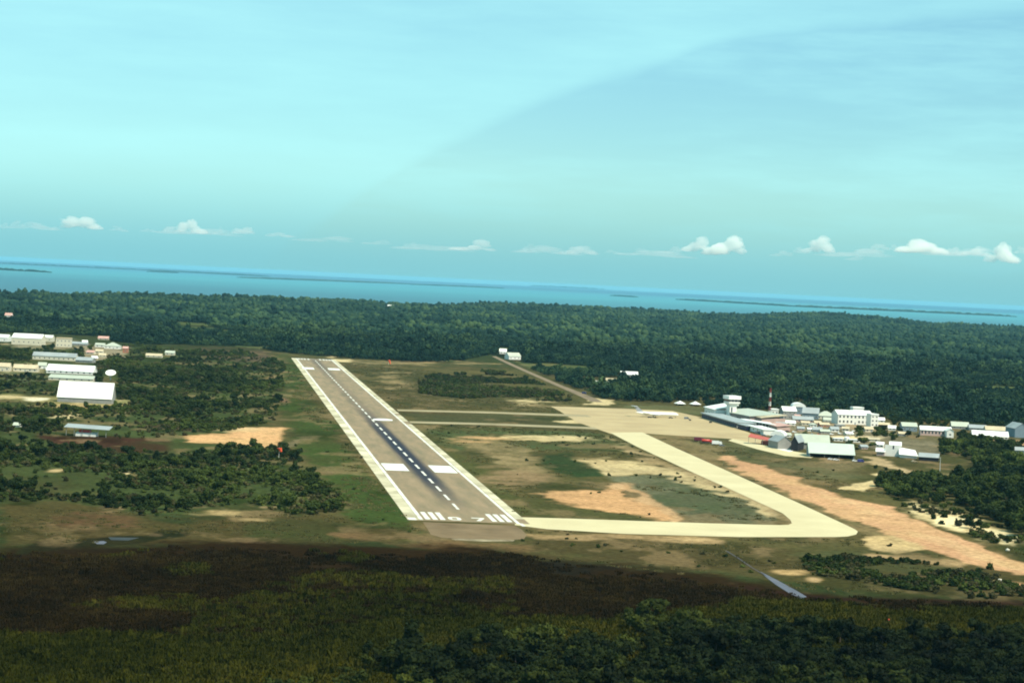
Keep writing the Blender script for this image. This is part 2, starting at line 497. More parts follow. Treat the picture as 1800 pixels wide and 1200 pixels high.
# (outline or (cx, cy, rx, ry) in photo points, colour, softness, strength)
COVER = [
    # open ground round the runway
    ([(-200, 612), (230, 606), (500, 625), (495, 760), (540, 800), (605, 880), (600, 905), (300, 905), (-200, 885)], (0.043, 0.057, 0.018), 16, 0.75),
    ([(470, 620), (1700, 700), (1800, 1010), (1300, 1010), (700, 960), (560, 950), (480, 800)], OLIVE, 30, 0.75),
    ([(500, 620), (520, 640), (600, 770), (735, 925), (745, 955), (600, 950), (610, 880), (530, 790), (490, 700)], GRASS, 16, 1),
    ([(590, 635), (700, 645), (960, 705), (1000, 720), (720, 715), (640, 665)], (0.060, 0.055, 0.022), 14, 1),
    ([(715, 722), (1035, 735), (1045, 752), (730, 745)], (0.055, 0.055, 0.024), 6, 1),
    ([(735, 752), (1040, 757), (1120, 790), (1000, 790), (830, 780), (800, 800)], (0.055, 0.068, 0.026), 14, 1),
    ([(740, 770), (800, 790), (900, 860), (930, 905), (900, 905), (800, 830)], (0.056, 0.058, 0.020), 10, 1),
    ([(930, 870), (1000, 890), (1150, 900), (1200, 915), (930, 912)], (0.055, 0.055, 0.020), 10, 1),
    ([(1060, 835), (1180, 840), (1300, 870), (1370, 905), (1360, 920), (1220, 918), (1130, 880)], PALEG, 14, 0.9),
    ([(1130, 880), (1210, 850), (1290, 880), (1250, 915)], (0.06, 0.072, 0.035), 14, 0.7),
    ([(1180, 775), (1260, 770), (1400, 810), (1500, 815), (1520, 840), (1420, 845), (1290, 805)], (0.090, 0.085, 0.040), 12, 0.8),
    ([(1110, 760), (1200, 768), (1290, 805), (1380, 845), (1520, 925), (1590, 940), (1560, 950), (1500, 925), (1300, 835), (1190, 785)], (0.15, 0.118, 0.055), 12, 0.8),
    # bare patches between the runway and the taxiway
    ([(800, 765), (880, 768), (930, 790), (960, 830), (900, 835), (850, 800)], TAN, 22, 0.8),
    ((905, 840, 60, 14), (0.17, 0.115, 0.06), 26, 0.7),
    ((850, 772, 55, 4), ORANGE, 14, 0.6),
    ((985, 774, 48, 3.5), SAND, 10, 0.9),
    ([(895, 766), (1025, 770), (1028, 778), (960, 776), (890, 770)], SAND, 9, 0.75),
    ([(1008, 803), (1070, 806), (1130, 818), (1190, 825), (1290, 855), (1345, 880), (1370, 905), (1355, 908), (1300, 880), (1200, 850), (1150, 837), (1050, 834)], (0.42, 0.32, 0.17), 9, 0.9),
    ((1090, 821, 70, 7), SAND, 14, 0.8),
    ([(1062, 765), (1120, 790), (1210, 826), (1330, 878), (1400, 912), (1396, 924), (1340, 890), (1200, 835), (1100, 790)], (0.26, 0.19, 0.10), 9, 0.85),
    ([(940, 866), (1000, 864), (1060, 862), (1100, 850), (1135, 870), (1130, 878), (1185, 912), (1165, 915), (1110, 905), (1030, 893), (960, 880)], ORANGE, 10, 0.95),
    ([(1065, 850), (1090, 848), (1150, 880), (1205, 918), (1190, 918), (1130, 885)], (0.40, 0.25, 0.13), 6, 0.9),
    ([(1085, 858), (1120, 868), (1125, 878), (1100, 876)], (0.045, 0.05, 0.02), 5, 0.9),
    ([(955, 800), (1000, 796), (1045, 815), (1055, 836), (1000, 840), (950, 818)], (0.022, 0.040, 0.014), 10, 0.95),
    ((1000, 741, 20, 3.6), SAND, 4, 1),
    ([(975, 737), (1010, 735), (1028, 744), (1000, 745)], SAND, 5, 0.9),
    ((690, 672, 28, 3), TAN, 10, 0.8), ((685, 660, 18, 2), TAN, 8, 0.8), ((700, 682, 12, 2), TAN, 8, 0.7),
    ((925, 705, 30, 2.2), SAND, 6, 0.7), ((955, 712, 40, 2.2), TAN, 6, 0.8),
    ([(590, 632), (600, 631), (1000, 640), (700, 640), (680, 640), (612, 635)], TAN, 6, 0.6),
    ([(575, 630), (612, 631), (612, 636), (580, 636)], SAND, 4, 0.9),
    # north side of the runway
    ((495, 705, 16, 5), (0.2, 0.11, 0.07), 12, 0.7),
    ((560, 830, 40, 4), (0.10, 0.075, 0.035), 14, 0.6),
    ([(495, 785), (530, 770), (570, 765), (572, 768), (535, 775), (505, 792)], (0.12, 0.10, 0.055), 4, 0.9),
    ([(320, 768), (400, 760), (430, 753), (510, 754), (490, 775), (500, 785), (450, 786), (400, 778), (330, 776)], ORANGE, 7, 1),
    ((420, 757, 40, 3), SAND, 8, 0.5),
    ([(60, 765), (200, 768), (300, 778), (305, 792), (240, 796), (120, 784)], REDBR, 12, 0.9),
    ((330, 750, 60, 8), (0.055, 0.034, 0.022), 20, 0.7),
    ([(330, 610), (480, 618), (470, 640), (350, 628)], (0.075, 0.052, 0.034), 12, 0.8),
    # left settlement
    ([(0, 690), (60, 694), (200, 700), (245, 706), (220, 716), (130, 716), (60, 708), (0, 702)], (0.20, 0.18, 0.075), 8, 0.9),
    ((25, 699, 40, 2.6), SAND, 6, 0.8), ((68, 703, 22, 4.2), (0.6, 0.55, 0.40), 4, 1), ((132, 706, 14, 2), SAND, 4, 0.9), ((200, 703, 10, 2), SAND, 4, 0.9),
    ((150, 712, 60, 2.5), (0.36, 0.24, 0.11), 8, 0.8), ((230, 698, 18, 1.6), SAND, 6, 0.7), ((235, 718, 12, 2), TAN, 5, 0.8),
    ((108, 729, 22, 3), SAND, 4, 1), ((25, 727, 14, 3), TAN, 6, 0.9),
    ([(0, 655), (160, 656), (160, 672), (0, 672)], (0.075, 0.085, 0.04), 10, 0.7),
    ([(0, 640), (70, 640), (70, 655), (0, 655)], (0.33, 0.27, 0.15), 8, 0.7),
    ([(140, 606), (215, 606), (230, 625), (190, 634), (140, 626)], (0.22, 0.18, 0.12), 8, 0.8),
    ([(20, 596), (140, 596), (140, 612), (20, 612)], (0.20, 0.17, 0.11), 8, 0.7),
    # left front
    ((95, 824, 16, 3), (0.42, 0.30, 0.15), 5, 0.9), ((165, 815, 14, 2.5), TAN, 6, 0.9), ((219, 829, 6, 2), SAND, 3, 0.9),
    ((18, 758, 10, 2), TAN, 4, 0.8),
    ([(0, 885), (120, 885), (230, 905), (330, 920), (480, 900), (600, 905), (720, 945), (560, 958), (300, 956), (130, 955), (0, 965)], (0.058, 0.046, 0.017), 22, 0.95),
    ([(100, 900), (230, 905), (250, 925), (170, 935), (60, 930)], (0.085, 0.048, 0.024), 24, 0.55),
    ([(480, 905), (720, 925), (742, 950), (480, 955), (420, 940)], (0.040, 0.046, 0.015), 16, 0.9),
    ((395, 903, 40, 3), (0.32, 0.23, 0.11), 9, 0.8), ((450, 913, 30, 3), (0.38, 0.27, 0.13), 8, 0.85), ((480, 892, 16, 3), TAN, 6, 0.8), ((350, 893, 20, 2.5), TAN, 8, 0.7),
    ([(600, 925), (700, 930), (760, 945), (930, 955), (1000, 965), (900, 972), (700, 962), (580, 945)], (0.12, 0.075, 0.035), 14, 0.75),
    # marsh in front, foreground shade darkened into its colours
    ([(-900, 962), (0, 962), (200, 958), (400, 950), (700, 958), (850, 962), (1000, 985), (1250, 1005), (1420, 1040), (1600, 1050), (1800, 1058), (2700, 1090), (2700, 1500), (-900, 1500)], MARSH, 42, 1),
    ([(60, 955), (150, 950), (240, 940), (300, 930), (330, 936), (250, 955), (130, 965), (30, 975)], (0.014, 0.016, 0.006), 8, 0.9),
    ([(760, 975), (1000, 985), (1100, 1000), (1000, 1010), (850, 1000)], (0.010, 0.009, 0.006), 14, 0.8),
    ([(1060, 1020), (1250, 1025), (1420, 1045), (1800, 1058), (1800, 1070), (1300, 1062)], (0.019, 0.009, 0.006), 12, 0.9),
    ([(-900, 1120), (0, 1115), (300, 1118), (560, 1105), (650, 1085), (900, 1090), (1150, 1075), (1300, 1052), (1800, 1066), (2700, 1090), (2700, 1500), (-900, 1500)], MARSHG, 24, 0.95),
    ([(1180, 1080), (1300, 1062), (1800, 1075), (1800, 1130), (1400, 1120)], (0.021, 0.023, 0.006), 24, 0.8),
    ([(0, 1150), (200, 1140), (420, 1150), (380, 1190), (0, 1200)], (0.018, 0.023, 0.005), 30, 0.7),
    ([(180, 1168), (420, 1172), (430, 1215), (150, 1215)], (0.018, 0.012, 0.006), 18, 0.8),
    # strip between the overrun and the marsh, right side
    ([(930, 940), (1250, 950), (1400, 965), (1600, 985), (1800, 1010), (1800, 1055), (1450, 1035), (1250, 1000), (1050, 980), (940, 965)], (0.052, 0.044, 0.017), 16, 0.95),
    ([(930, 935), (1100, 942), (1280, 950), (1270, 958), (1100, 950), (940, 945)], (0.27, 0.18, 0.09), 8, 0.7),
    ((1225, 948, 30, 3), (0.38, 0.26, 0.13), 8, 0.7),
    ((1400, 1008, 30, 4), (0.40, 0.26, 0.12), 8, 0.85), ((1425, 1020, 14, 3), (0.30, 0.2, 0.1), 7, 0.8),
    ((1780, 1028, 22, 3), ORANGE, 7, 0.9), ((1735, 1022, 10, 2), SAND, 5, 0.8),
    ([(1380, 970), (1480, 965), (1560, 975), (1700, 985), (1700, 1010), (1500, 1005)], (0.052, 0.055, 0.022), 14, 0.8),
    ([(1525, 965), (1540, 945), (1600, 940), (1640, 965), (1560, 972)], (0.42, 0.30, 0.15), 8, 0.9),
    ([(1510, 970), (1600, 975), (1720, 990), (1690, 1000), (1560, 985)], (0.30, 0.2, 0.1), 10, 0.8),
    # red dirt road and the pale scars beside it
    ([(1262, 803), (1290, 801), (1350, 822), (1420, 848), (1500, 878), (1560, 890), (1640, 920), (1700, 950), (1830, 998), (1830, 1018), (1740, 1000), (1640, 968), (1570, 940), (1500, 915), (1420, 880), (1350, 850)], REDDIRT, 5, 1),
    ([(1600, 930), (1720, 965), (1820, 1005), (1800, 1006), (1700, 975), (1620, 948)], (0.45, 0.28, 0.15), 6, 0.8),
    ([(1420, 852), (1500, 882), (1580, 905), (1560, 905), (1480, 885)], (0.43, 0.27, 0.145), 8, 0.7),
    ([(1590, 880), (1640, 892), (1700, 905), (1790, 945), (1780, 958), (1720, 945), (1650, 918), (1600, 898)], SAND, 9, 0.85),
    ([(1660, 905), (1710, 912), (1700, 932), (1655, 920)], (0.55, 0.47, 0.28), 7, 0.9), ([(1730, 925), (1790, 945), (1770, 955), (1725, 940)], (0.55, 0.47, 0.28), 7, 0.9),
    ([(1500, 850), (1530, 848), (1540, 835), (1580, 826), (1590, 832), (1545, 842), (1545, 856), (1520, 864), (1490, 858)], SAND, 4, 0.95),
    ([(1505, 798), (1540, 806), (1580, 822), (1610, 832), (1600, 835), (1560, 825), (1520, 812)], (0.40, 0.29, 0.16), 4, 0.9),
    ([(1640, 828), (1700, 836), (1710, 850), (1640, 848)], (0.17, 0.14, 0.065), 8, 0.8),
    ([(1620, 800), (1690, 800), (1690, 835), (1620, 830)], (0.055, 0.055, 0.02), 8, 0.8),
    # town side
    ([(1330, 735), (1560, 745), (1640, 770), (1650, 800), (1560, 800), (1500, 775), (1340, 765)], (0.16, 0.135, 0.085), 12, 0.85),
    ([(1560, 745), (1800, 765), (1800, 785), (1690, 776), (1560, 770)], (0.10, 0.085, 0.04), 10, 0.85),
    ([(1700, 770), (1800, 775), (1800, 784), (1720, 778)], (0.35, 0.22, 0.12), 5, 0.9),
    ((1483, 770, 18, 3), (0.6, 0.5, 0.33), 4, 1), ((1530, 768, 26, 4), (0.55, 0.45, 0.28), 5, 0.95),
    ([(1460, 740), (1560, 745), (1560, 760), (1460, 752)], (0.26, 0.19, 0.11), 7, 0.8),
    ([(1470, 805), (1530, 812), (1490, 830), (1400, 815)], (0.13, 0.10, 0.05), 8, 0.8),
    ((1403, 801, 14, 2), (0.45, 0.34, 0.19), 4, 0.9),
    ([(1040, 700), (1075, 702), (1070, 710), (1025, 713), (1030, 707)], SAND, 4, 0.95),
    ([(1095, 712), (1240, 716), (1236, 731), (1180, 722), (1100, 718)], (0.085, 0.09, 0.04), 4, 0.9),
]


def land_colour(X, Y):
    px, py = project(X, Y, np.zeros_like(X))
    n1 = fbm(X, Y, 60, 4, 1)
    n2 = fbm(X, Y, 22, 3, 11)
    n3 = fbm(X, Y, 7, 2, 21)
    n4 = fbm(X, Y * 0.35, 110, 4, 31)
    wx = px + (n1 - 0.5) * 46 + (n2 - 0.5) * 24 + (n3 - 0.5) * 8
    wy = py + (fbm(X, Y, 48, 3, 41) - 0.5) * 12 + (fbm(X, Y, 15, 2, 51) - 0.5) * 5
    C = np.empty((len(X), 3)); C[:] = SCRUBG
    wood = (py < np.interp(px, FX, FY) - 1.0) & (Y > 1500)
    C[wood] = (0.010, 0.016, 0.007)          # ground under the forest, its shade put into a dark colour
    C[wood & (Y > 3000) & (fbm(X, Y, 240, 4, 65) > .635)] = (0.060, 0.075, 0.026)     # grassy clearings
    for shape, col, soft, k in COVER:
        if isinstance(shape, tuple):
            cx, cy, rx, ry = shape
            sel = np.nonzero((np.abs(px - cx) < rx + 70) & (np.abs(py - cy) < ry + 22))[0]
            if not len(sel):
                continue
            q = np.sqrt(((wx[sel] - cx) / rx) ** 2 + ((wy[sel] - cy) / ry) ** 2)
            d = (1 - q) * min(rx, ry * YS)
        else:
            P = np.array(shape)
            x0, y0 = P.min(0); x1, y1 = P.max(0)
            sel = np.nonzero((px > x0 - 70) & (px < x1 + 70) & (py > y0 - 24) & (py < y1 + 24))[0]
            if not len(sel):
                continue
            d = polydist(shape, wx[sel], wy[sel])
        t = np.clip(0.5 + d / (1.6 * soft * (1.35 if col[0] > .25 else 1)), 0, 1)
        t = t * t * (3 - 2 * t) * k
        # ragged: a patch thins out into the growth round it
        rag = np.clip((n2[sel] * 0.6 + n3[sel] * 0.4 - 0.5) * 1.7, -0.6, 0.6)
        t = np.clip(t + rag * 5.5 * t * (1 - t), 0, 1)[:, None]
        if col[0] > .25: t = t * np.clip(1.15 - 0.8 * np.clip(n4[sel] * .5 + n3[sel] * .5 - .52, 0, 1) * 2.2, 0.45, 1)[:, None]
        C[sel] = C[sel] * (1 - t) + np.array(col) * t
    open_w = np.clip(0.5 + polydist([(470, 640), (700, 640), (1000, 715), (1250, 765), (1500, 810), (1800, 940), (1900, 1060), (1420, 1040), (1000, 980), (700, 955), (300, 960), (-200, 960), (-200, 880), (480, 890), (600, 880), (520, 780)], px, py) / 40, 0, 1)
    left_w = np.clip(0.5 + polydist([(-300, 640), (500, 612), (500, 790), (600, 900), (-300, 890)], px, py) / 40, 0, 1)
    town_w = np.clip(0.5 + polydist([(1300, 725), (1850, 750), (1850, 800), (1640, 850), (1500, 830), (1330, 770)], px, py) / 30, 0, 1)
    f1 = fbm(X, Y * 0.55, 24, 5, 81); f2 = fbm(X, Y * 0.6, 34, 5, 91); f3 = fbm(X, Y * 0.5, 90, 4, 95)
    sm = lambda q, a, b: (lambda t: t * t * (3 - 2 * t))(np.clip((q - a) / (b - a), 0, 1))
    soil = sm(f1 + 0.35 * (f3 - 0.5), 0.56, 0.70)[:, None] * (0.40 * open_w + 0.42 * left_w + 0.6 * town_w)[:, None]
    soil = soil * np.clip((0.20 - C[:, :1]) / 0.08, 0, 1)
    C = C * (1 - soil) + np.array((0.215, 0.145, 0.076)) * soil
    moss = sm(0.44 - f2 + 0.3 * (f3 - 0.5), 0.0, 0.14)[:, None] * (0.6 * open_w + 0.7 * left_w)[:, None]
    moss = moss * np.clip((0.20 - C[:, :1]) / 0.08, 0, 1)
    C = C * (1 - moss) + C * np.array((0.42, 0.55, 0.42)) * moss
    v = 0.62 + 0.42 * n4[:, None] + 0.36 * n2[:, None]
    C = C * v
    lum = C.mean(1, keepdims=True)
    dry = np.clip((n1[:, None] - 0.48) * 2.6, 0, 1) * 0.5          # dry brown among green
    C = C * (1 - dry) + (lum * np.array([1.45, 1.0, 0.45])) * dry
    return np.clip(C, 0.002, 0.8)


def terrain():
    ys = [-1500, -900, -400, -100, 100, 250, 360, 440, 500, 540, 570, 595]
    pyr = np.arange(1215, 556, -1.5)
    yfine = H * F / (pyr - 497.0)
    ys += [y for y in yfine if y > 600]
    y = ys[-1]
    while y < 14500:
        y += max(70, y * 0.008)
        ys.append(y)
    ys = np.array(ys)
    k = np.concatenate([np.linspace(-0.62, -0.27, 40, endpoint=False), np.linspace(-0.27, 0.27, 720), np.linspace(0.27, 0.62, 41)[1:]])
    X = k[None, :] * np.maximum(ys, 600)[:, None]
    Y = np.repeat(ys[:, None], len(k), 1)
    px, py = project(X, Y, np.zeros_like(X))
    beyond = (py < coast_py(px) + (fbm(X.ravel(), Y.ravel(), 500, 3, 77).reshape(X.shape) - 0.5) * 2.2) & (Y > 4000)
    Z = hill(X, Y)
    Z = np.where(beyond, -2.2, Z)
    nr, nc = X.shape
    V = np.stack([X, Y, Z], -1).reshape(-1, 3)
    idx = np.arange(nr * nc).reshape(nr, nc)
    Q = np.stack([idx[:-1, :-1], idx[:-1, 1:], idx[1:, 1:], idx[1:, :-1]], -1).reshape(-1, 4)
    C = land_colour(V[:, 0], V[:, 1])
    M = bpy.data.materials.new('ground_cover')
    M.use_nodes = True
    n, l = M.node_tree.nodes, M.node_tree.links
    b = n['Principled BSDF']
    b.inputs['Roughness'].default_value = 1.0
    b.inputs['Specular IOR Level'].default_value = 0.0
    at = n.new('ShaderNodeAttribute'); at.attribute_name = 'cover'
    g = n.new('ShaderNodeNewGeometry')
    z1 = n.new('ShaderNodeTexNoise'); z1.inputs['Scale'].default_value = 0.28; z1.inputs['Detail'].default_value = 6; z1.inputs['Roughness'].default_value = 0.72
    l.new(g.outputs['Position'], z1.inputs['Vector'])
    mr = n.new('ShaderNodeMapRange'); mr.inputs[1].default_value, mr.inputs[2].default_value, mr.inputs[3].default_value, mr.inputs[4].default_value = 0.28, 0.72, 0.45, 1.55
    l.new(z1.outputs['Fac'], mr.inputs[0])
    sc = n.new('ShaderNodeVectorMath'); sc.operation = 'SCALE'
    l.new(at.outputs['Color'], sc.inputs[0]); l.new(mr.outputs[0], sc.inputs['Scale'])
    l.new(sc.outputs[0], b.inputs['Base Color'])
    bp = n.new('ShaderNodeBump'); bp.inputs['Strength'].default_value = 0.5; bp.inputs['Distance'].default_value = 0.6
    l.new(z1.outputs['Fac'], bp.inputs['Height']); l.new(bp.outputs[0], b.inputs['Normal'])
    me = fast_mesh('ground', V, Q, M, True)
    a = me.color_attributes.new('cover', 'FLOAT_COLOR', 'POINT')
    a.data.foreach_set('color', np.concatenate([C, np.ones((len(C), 1))], 1).astype(np.float32).ravel())
    o = link('ground', me)
    o['kind'] = 'structure'
    return o


terrain()


def sea():
    M = bpy.data.materials.new('sea_water')
    M.use_nodes = True
    n, l = M.node_tree.nodes, M.node_tree.links
    b = n['Principled BSDF']
    b.inputs['Roughness'].default_value = 0.38
    b.inputs['Specular IOR Level'].default_value = 0.34
    b.inputs['IOR'].default_value = 1.33
    g = n.new('ShaderNodeNewGeometry')
    s = n.new('ShaderNodeSeparateXYZ'); l.new(g.outputs['Position'], s.inputs[0])
    z = n.new('ShaderNodeTexNoise'); z.inputs['Scale'].default_value = 0.00025; z.inputs['Detail'].default_value = 4
    l.new(g.outputs['Position'], z.inputs['Vector'])
    a = n.new('ShaderNodeMath'); a.operation = 'MULTIPLY_ADD'; a.inputs[1].default_value = 9000.0
    l.new(z.outputs['Fac'], a.inputs[0]); l.new(s.outputs[1], a.inputs[2])
    cr = n.new('ShaderNodeValToRGB')
    mr = n.new('ShaderNodeMapRange'); mr.inputs[1].default_value, mr.inputs[2].default_value = 8000, 60000
    l.new(a.outputs[0], mr.inputs[0]); l.new(mr.outputs[0], cr.inputs[0])
    e = cr.color_ramp.elements      # silty inshore water, pale reef shallows, deep blue beyond the reef
    e[0].position, e[0].color = 0.0, (0.014, 0.075, 0.11, 1)
    e[1].position, e[1].color = 1.0, (0.006, 0.035, 0.075, 1)
    for p, c in ((0.15, (0.016, 0.10, 0.14, 1)), (0.33, (0.035, 0.20, 0.235, 1)), (0.55, (0.03, 0.18, 0.225, 1)), (0.72, (0.012, 0.06, 0.11, 1))):
        k = e.new(p); k.color = c
    l.new(cr.outputs[0], b.inputs['Base Color'])
    z2 = n.new('ShaderNodeTexNoise'); z2.inputs['Scale'].default_value = 0.02; z2.inputs['Detail'].default_value = 5
    l.new(g.outputs['Position'], z2.inputs['Vector'])
    bp = n.new('ShaderNodeBump'); bp.inputs['Strength'].default_value = 0.35; bp.inputs['Distance'].default_value = 3.0
    l.new(z2.outputs['Fac'], bp.inputs['Height']); l.new(bp.outputs[0], b.inputs['Normal'])
    mb = MB()
    xs = np.linspace(-42000, 42000, 9)
    ys = np.array([3500, 8000, 15000, 30000, 55000, 80000])
    vs = [(x, y, -1.0) for y in ys for x in xs]
    fs = [(j * 9 + i, j * 9 + i + 1, (j + 1) * 9 + i + 1, (j + 1) * 9 + i) for j in range(len(ys) - 1) for i in range(8)]
    mb.add(vs, fs)
    o = mb.build('sea', M)
    o['kind'] = 'structure'


sea()

# haze over everything
hz = MB().box(-43000, 43000, -3000, 81000, -3.4, 131).build('haze', None)
hm = bpy.data.materials.new('haze_air')
hm.use_nodes = True
hn = hm.node_tree.nodes
hn.clear()
pv = hn.new('ShaderNodeVolumePrincipled')
pv.inputs['Density'].default_value = 1.35e-5
pv.inputs['Color'].default_value = (0.32, 0.76, 1.0, 1)
ho = hn.new('ShaderNodeOutputMaterial')
hm.node_tree.links.new(pv.outputs[0], ho.inputs['Volume'])
hz.data.materials.append(hm)
hz['kind'] = 'stuff'

# ------------------------------------------------------------------ runway
AX = Vector((-0.1323, 0.9912, 0)); TX = Vector((0.9912, 0.1323, 0))
RW_T = 125.3
RW_S = 1066.0                                         # threshold along the axis
RW_L = 1945.0
rw_o = AX * RW_S + TX * RW_T
rw_ang = math.atan2(TX.y, TX.x)


def rw(px, py):
    g = ground(px, py)
    return g.dot(TX) - RW_T, g.dot(AX) - RW_S


def asphalt_mat():
    M = bpy.data.materials.new('runway_asphalt')
    M.use_nodes = True
    n, l = M.node_tree.nodes, M.node_tree.links
    b = n['Principled BSDF']; b.inputs['Roughness'].default_value = 0.85; b.inputs['Specular IOR Level'].default_value = 0.15
    t = n.new('ShaderNodeTexCoord')
    s = n.new('ShaderNodeSeparateXYZ'); l.new(t.outputs['Object'], s.inputs[0])
    mp = n.new('ShaderNodeMapping'); mp.inputs['Scale'].default_value = (0.14, 0.018, 1)
    l.new(t.outputs['Object'], mp.inputs[0])
    z = n.new('ShaderNodeTexNoise'); z.inputs['Scale'].default_value = 1.0; z.inputs['Detail'].default_value = 6; z.inputs['Roughness'].default_value = 0.65
    l.new(mp.outputs[0], z.inputs['Vector'])
    cr = n.new('ShaderNodeValToRGB')
    e = cr.color_ramp.elements
    e[0].position, e[0].color = 0.33, (0.175, 0.142, 0.082, 1)
    e[1].position, e[1].color = 0.67, (0.29, 0.205, 0.122, 1)
    l.new(z.outputs['Fac'], cr.inputs[0])
    # tyre rubber laid down either side of the centre line over the touchdown zone
    mp2 = n.new('ShaderNodeMapping'); mp2.inputs['Scale'].default_value = (0.35, 0.006, 1)
    l.new(t.outputs['Object'], mp2.inputs[0])
    z2 = n.new('ShaderNodeTexNoise'); z2.inputs['Scale'].default_value = 1.0; z2.inputs['Detail'].default_value = 5; z2.inputs['Roughness'].default_value = 0.7
    l.new(mp2.outputs[0], z2.inputs['Vector'])
    def math_(op, a, bv=None, c=None):
        q = n.new('ShaderNodeMath'); q.operation = op
        for i, v in enumerate((a, bv, c)):
            if v is None: continue
            if isinstance(v, (int, float)): q.inputs[i].default_value = v
            else: l.new(v, q.inputs[i])
        return q.outputs[0]
    ax = math_('ABSOLUTE', math_('ADD', s.outputs[0], -0.3))
    ax = math_('MULTIPLY_ADD', z2.outputs['Fac'], -4.0, math_('ADD', ax, 2.0))
    r1 = n.new('ShaderNodeMapRange'); r1.interpolation_type = 'SMOOTHSTEP'
    for i, v in ((1, 9.5), (2, 3.0), (3, 0.0), (4, 1.0)): r1.inputs[i].default_value = v
    l.new(ax, r1.inputs[0])
    rp = n.new('ShaderNodeValToRGB')                      # strength along the runway, 0..1945 m
    sv = math_('DIVIDE', s.outputs[1], 1945.0)
    l.new(sv, rp.inputs[0])
    q = rp.color_ramp.elements
    q[0].position, q[0].color = 0.02, (0, 0, 0, 1)
    q[1].position, q[1].color = 1.0, (0.32, 0.32, 0.32, 1)
    for p, v in ((0.06, 0.45), (0.11, 0.95), (0.24, 1.0), (0.33, 0.9), (0.40, 0.55), (0.47, 0.30), (0.7, 0.22), (0.86, 0.42), (0.95, 0.5)):
        k = q.new(p); k.color = (v, v, v, 1)
    fac = math_('MULTIPLY', r1.outputs[0], rp.outputs[0])
    mx_ = n.new('ShaderNodeMix'); mx_.data_type = 'RGBA'
    l.new(fac, mx_.inputs[0]); l.new(cr.outputs[0], mx_.inputs[6]); mx_.inputs[7].default_value = (0.020, 0.021, 0.034, 1)
    l.new(mx_.outputs[2], b.inputs['Base Color'])
    return M


def strip(t0, t1, s0, s1, z, name, m, parent, n=1):
    mb = MB()
    for i in range(n):
        a, c = s0 + (s1 - s0) * i / n, s0 + (s1 - s0) * (i + 1) / n
        mb.add([(t0, a, z), (t1, a, z), (t1, c, z), (t0, c, z)], [(0, 1, 2, 3)])
    return mb.build(name, m, parent)


runway = MB()
for i in range(20):
    a, c = -3 + (RW_L + 3) * i / 20, -3 + (RW_L + 3) * (i + 1) / 20
    runway.add([(-31, a, 0), (30, a, 0), (30, c, 0), (-31, c, 0)], [(0, 1, 2, 3)])
runway = runway.build('runway', asphalt_mat())
runway.location = rw_o + Vector((0, 0, 0.10))
runway.rotation_euler = (0, 0, rw_ang)
tag(runway, kind='structure')

blotch = mat('weathered_concrete', (0.70, 0.64, 0.45), 0.9, 0.1, 0.0, 0.03, (0.24, 0.205, 0.125), 6.0)
strip(-31, -25.2, 0, RW_L, 0.03, 'shoulder', blotch, runway, 12)
strip(25.6, 30, 18, 690, 0.03, 'shoulder', blotch, runway, 12)
strip(25.6, 30, 725, 800, 0.03, 'shoulder', blotch, runway, 2)
strip(25.6, 30, 822, RW_L, 0.03, 'shoulder', blotch, runway, 8)
strip(-25.0, -23.0, 0, RW_L, 0.06, 'edge_line', line_paint, runway, 8)
strip(23.4, 25.2, -4, RW_L, 0.06, 'edge_line', line_paint, runway, 8)
# threshold bars, both ends
bar_me = MB().add([(-1.25, 0, 0), (1.25, 0, 0), (1.25, 33, 0), (-1.25, 33, 0)], [(0, 1, 2, 3)]).mesh('threshold_bar', line_paint)
for t in (-20.4, -16.6, -12.8, 13.2, 17.0, 20.8):
    link('threshold_bar', bar_me, runway, (t, 3, 0.06))
for t in (-21, -17, -13, -8, 8, 13, 17, 21):
    link('threshold_bar', bar_me, runway, (t, RW_L - 38, 0.06))
strip(-30.5, -26.5, -2, 8, 0.07, 'corner_mark', line_paint, runway)
strip(24.5, 26.5, -14, -2, 0.07, 'corner_mark', line_paint, runway)
strip(-30.5, 24, RW_L - 4, RW_L - 1, 0.06, 'end_line', line_paint, runway)


def numeral(name, strokes, t0, parent):
    mb = MB()
    for q in strokes:
        mb.add([(t0 + x, y, 0.06) for x, y in q], [tuple(range(len(q)))])
    o = mb.build(name, line_paint, parent)
    for p in o.data.polygons:
        if p.normal.z < 0: p.flip()
    o['label'] = 'painted white ' + ('zero' if t0 < 0 else 'seven')
    return o


ND0, ND1 = 3.0, 17.0
numeral('numeral', [[(0, ND0 + 3.4), (2.0, ND0 + 3.4), (2.0, ND1 - 3.4), (0, ND1 - 3.4)], [(4.4, ND0 + 3.4), (6.4, ND0 + 3.4), (6.4, ND1 - 3.4), (4.4, ND1 - 3.4)],
                    [(0, ND0 + 3.4), (1.2, ND0), (5.2, ND0), (6.4, ND0 + 3.4)], [(0, ND1 - 3.4), (6.4, ND1 - 3.4), (5.2, ND1), (1.2, ND1)]], -9.6, runway)
numeral('numeral', [[(0, ND1 - 3), (6.6, ND1 - 3), (6.6, ND1), (0, ND1)], [(1.2, ND0), (3.4, ND0), (6.6, ND1 - 3), (4.2, ND1 - 3)]], 2.6, runway)
dash_me = MB().add([(-0.75, -14, 0), (0.75, -14, 0), (0.75, 14, 0), (-0.75, 14, 0)], [(0, 1, 2, 3)]).mesh('centre_dash', line_paint)
for i in range(40):
    s = 68 + i * 46.4
    if s < RW_L - 60:
        link('centre_dash', dash_me, runway, (0.2, s, 0.07))
aim_me = MB().add([(-7.2, -24, 0), (7.2, -24, 0), (7.2, 24, 0), (-7.2, 24, 0)], [(0, 1, 2, 3)]).mesh('aiming_mark', white_paint)
for px, py in ((694, 820.8), (778, 824.6), (541.7, 647.3), (587, 648.9)):
    t, s = rw(px, py)
    link('aiming_mark', aim_me, runway, (t, s, 0.07))
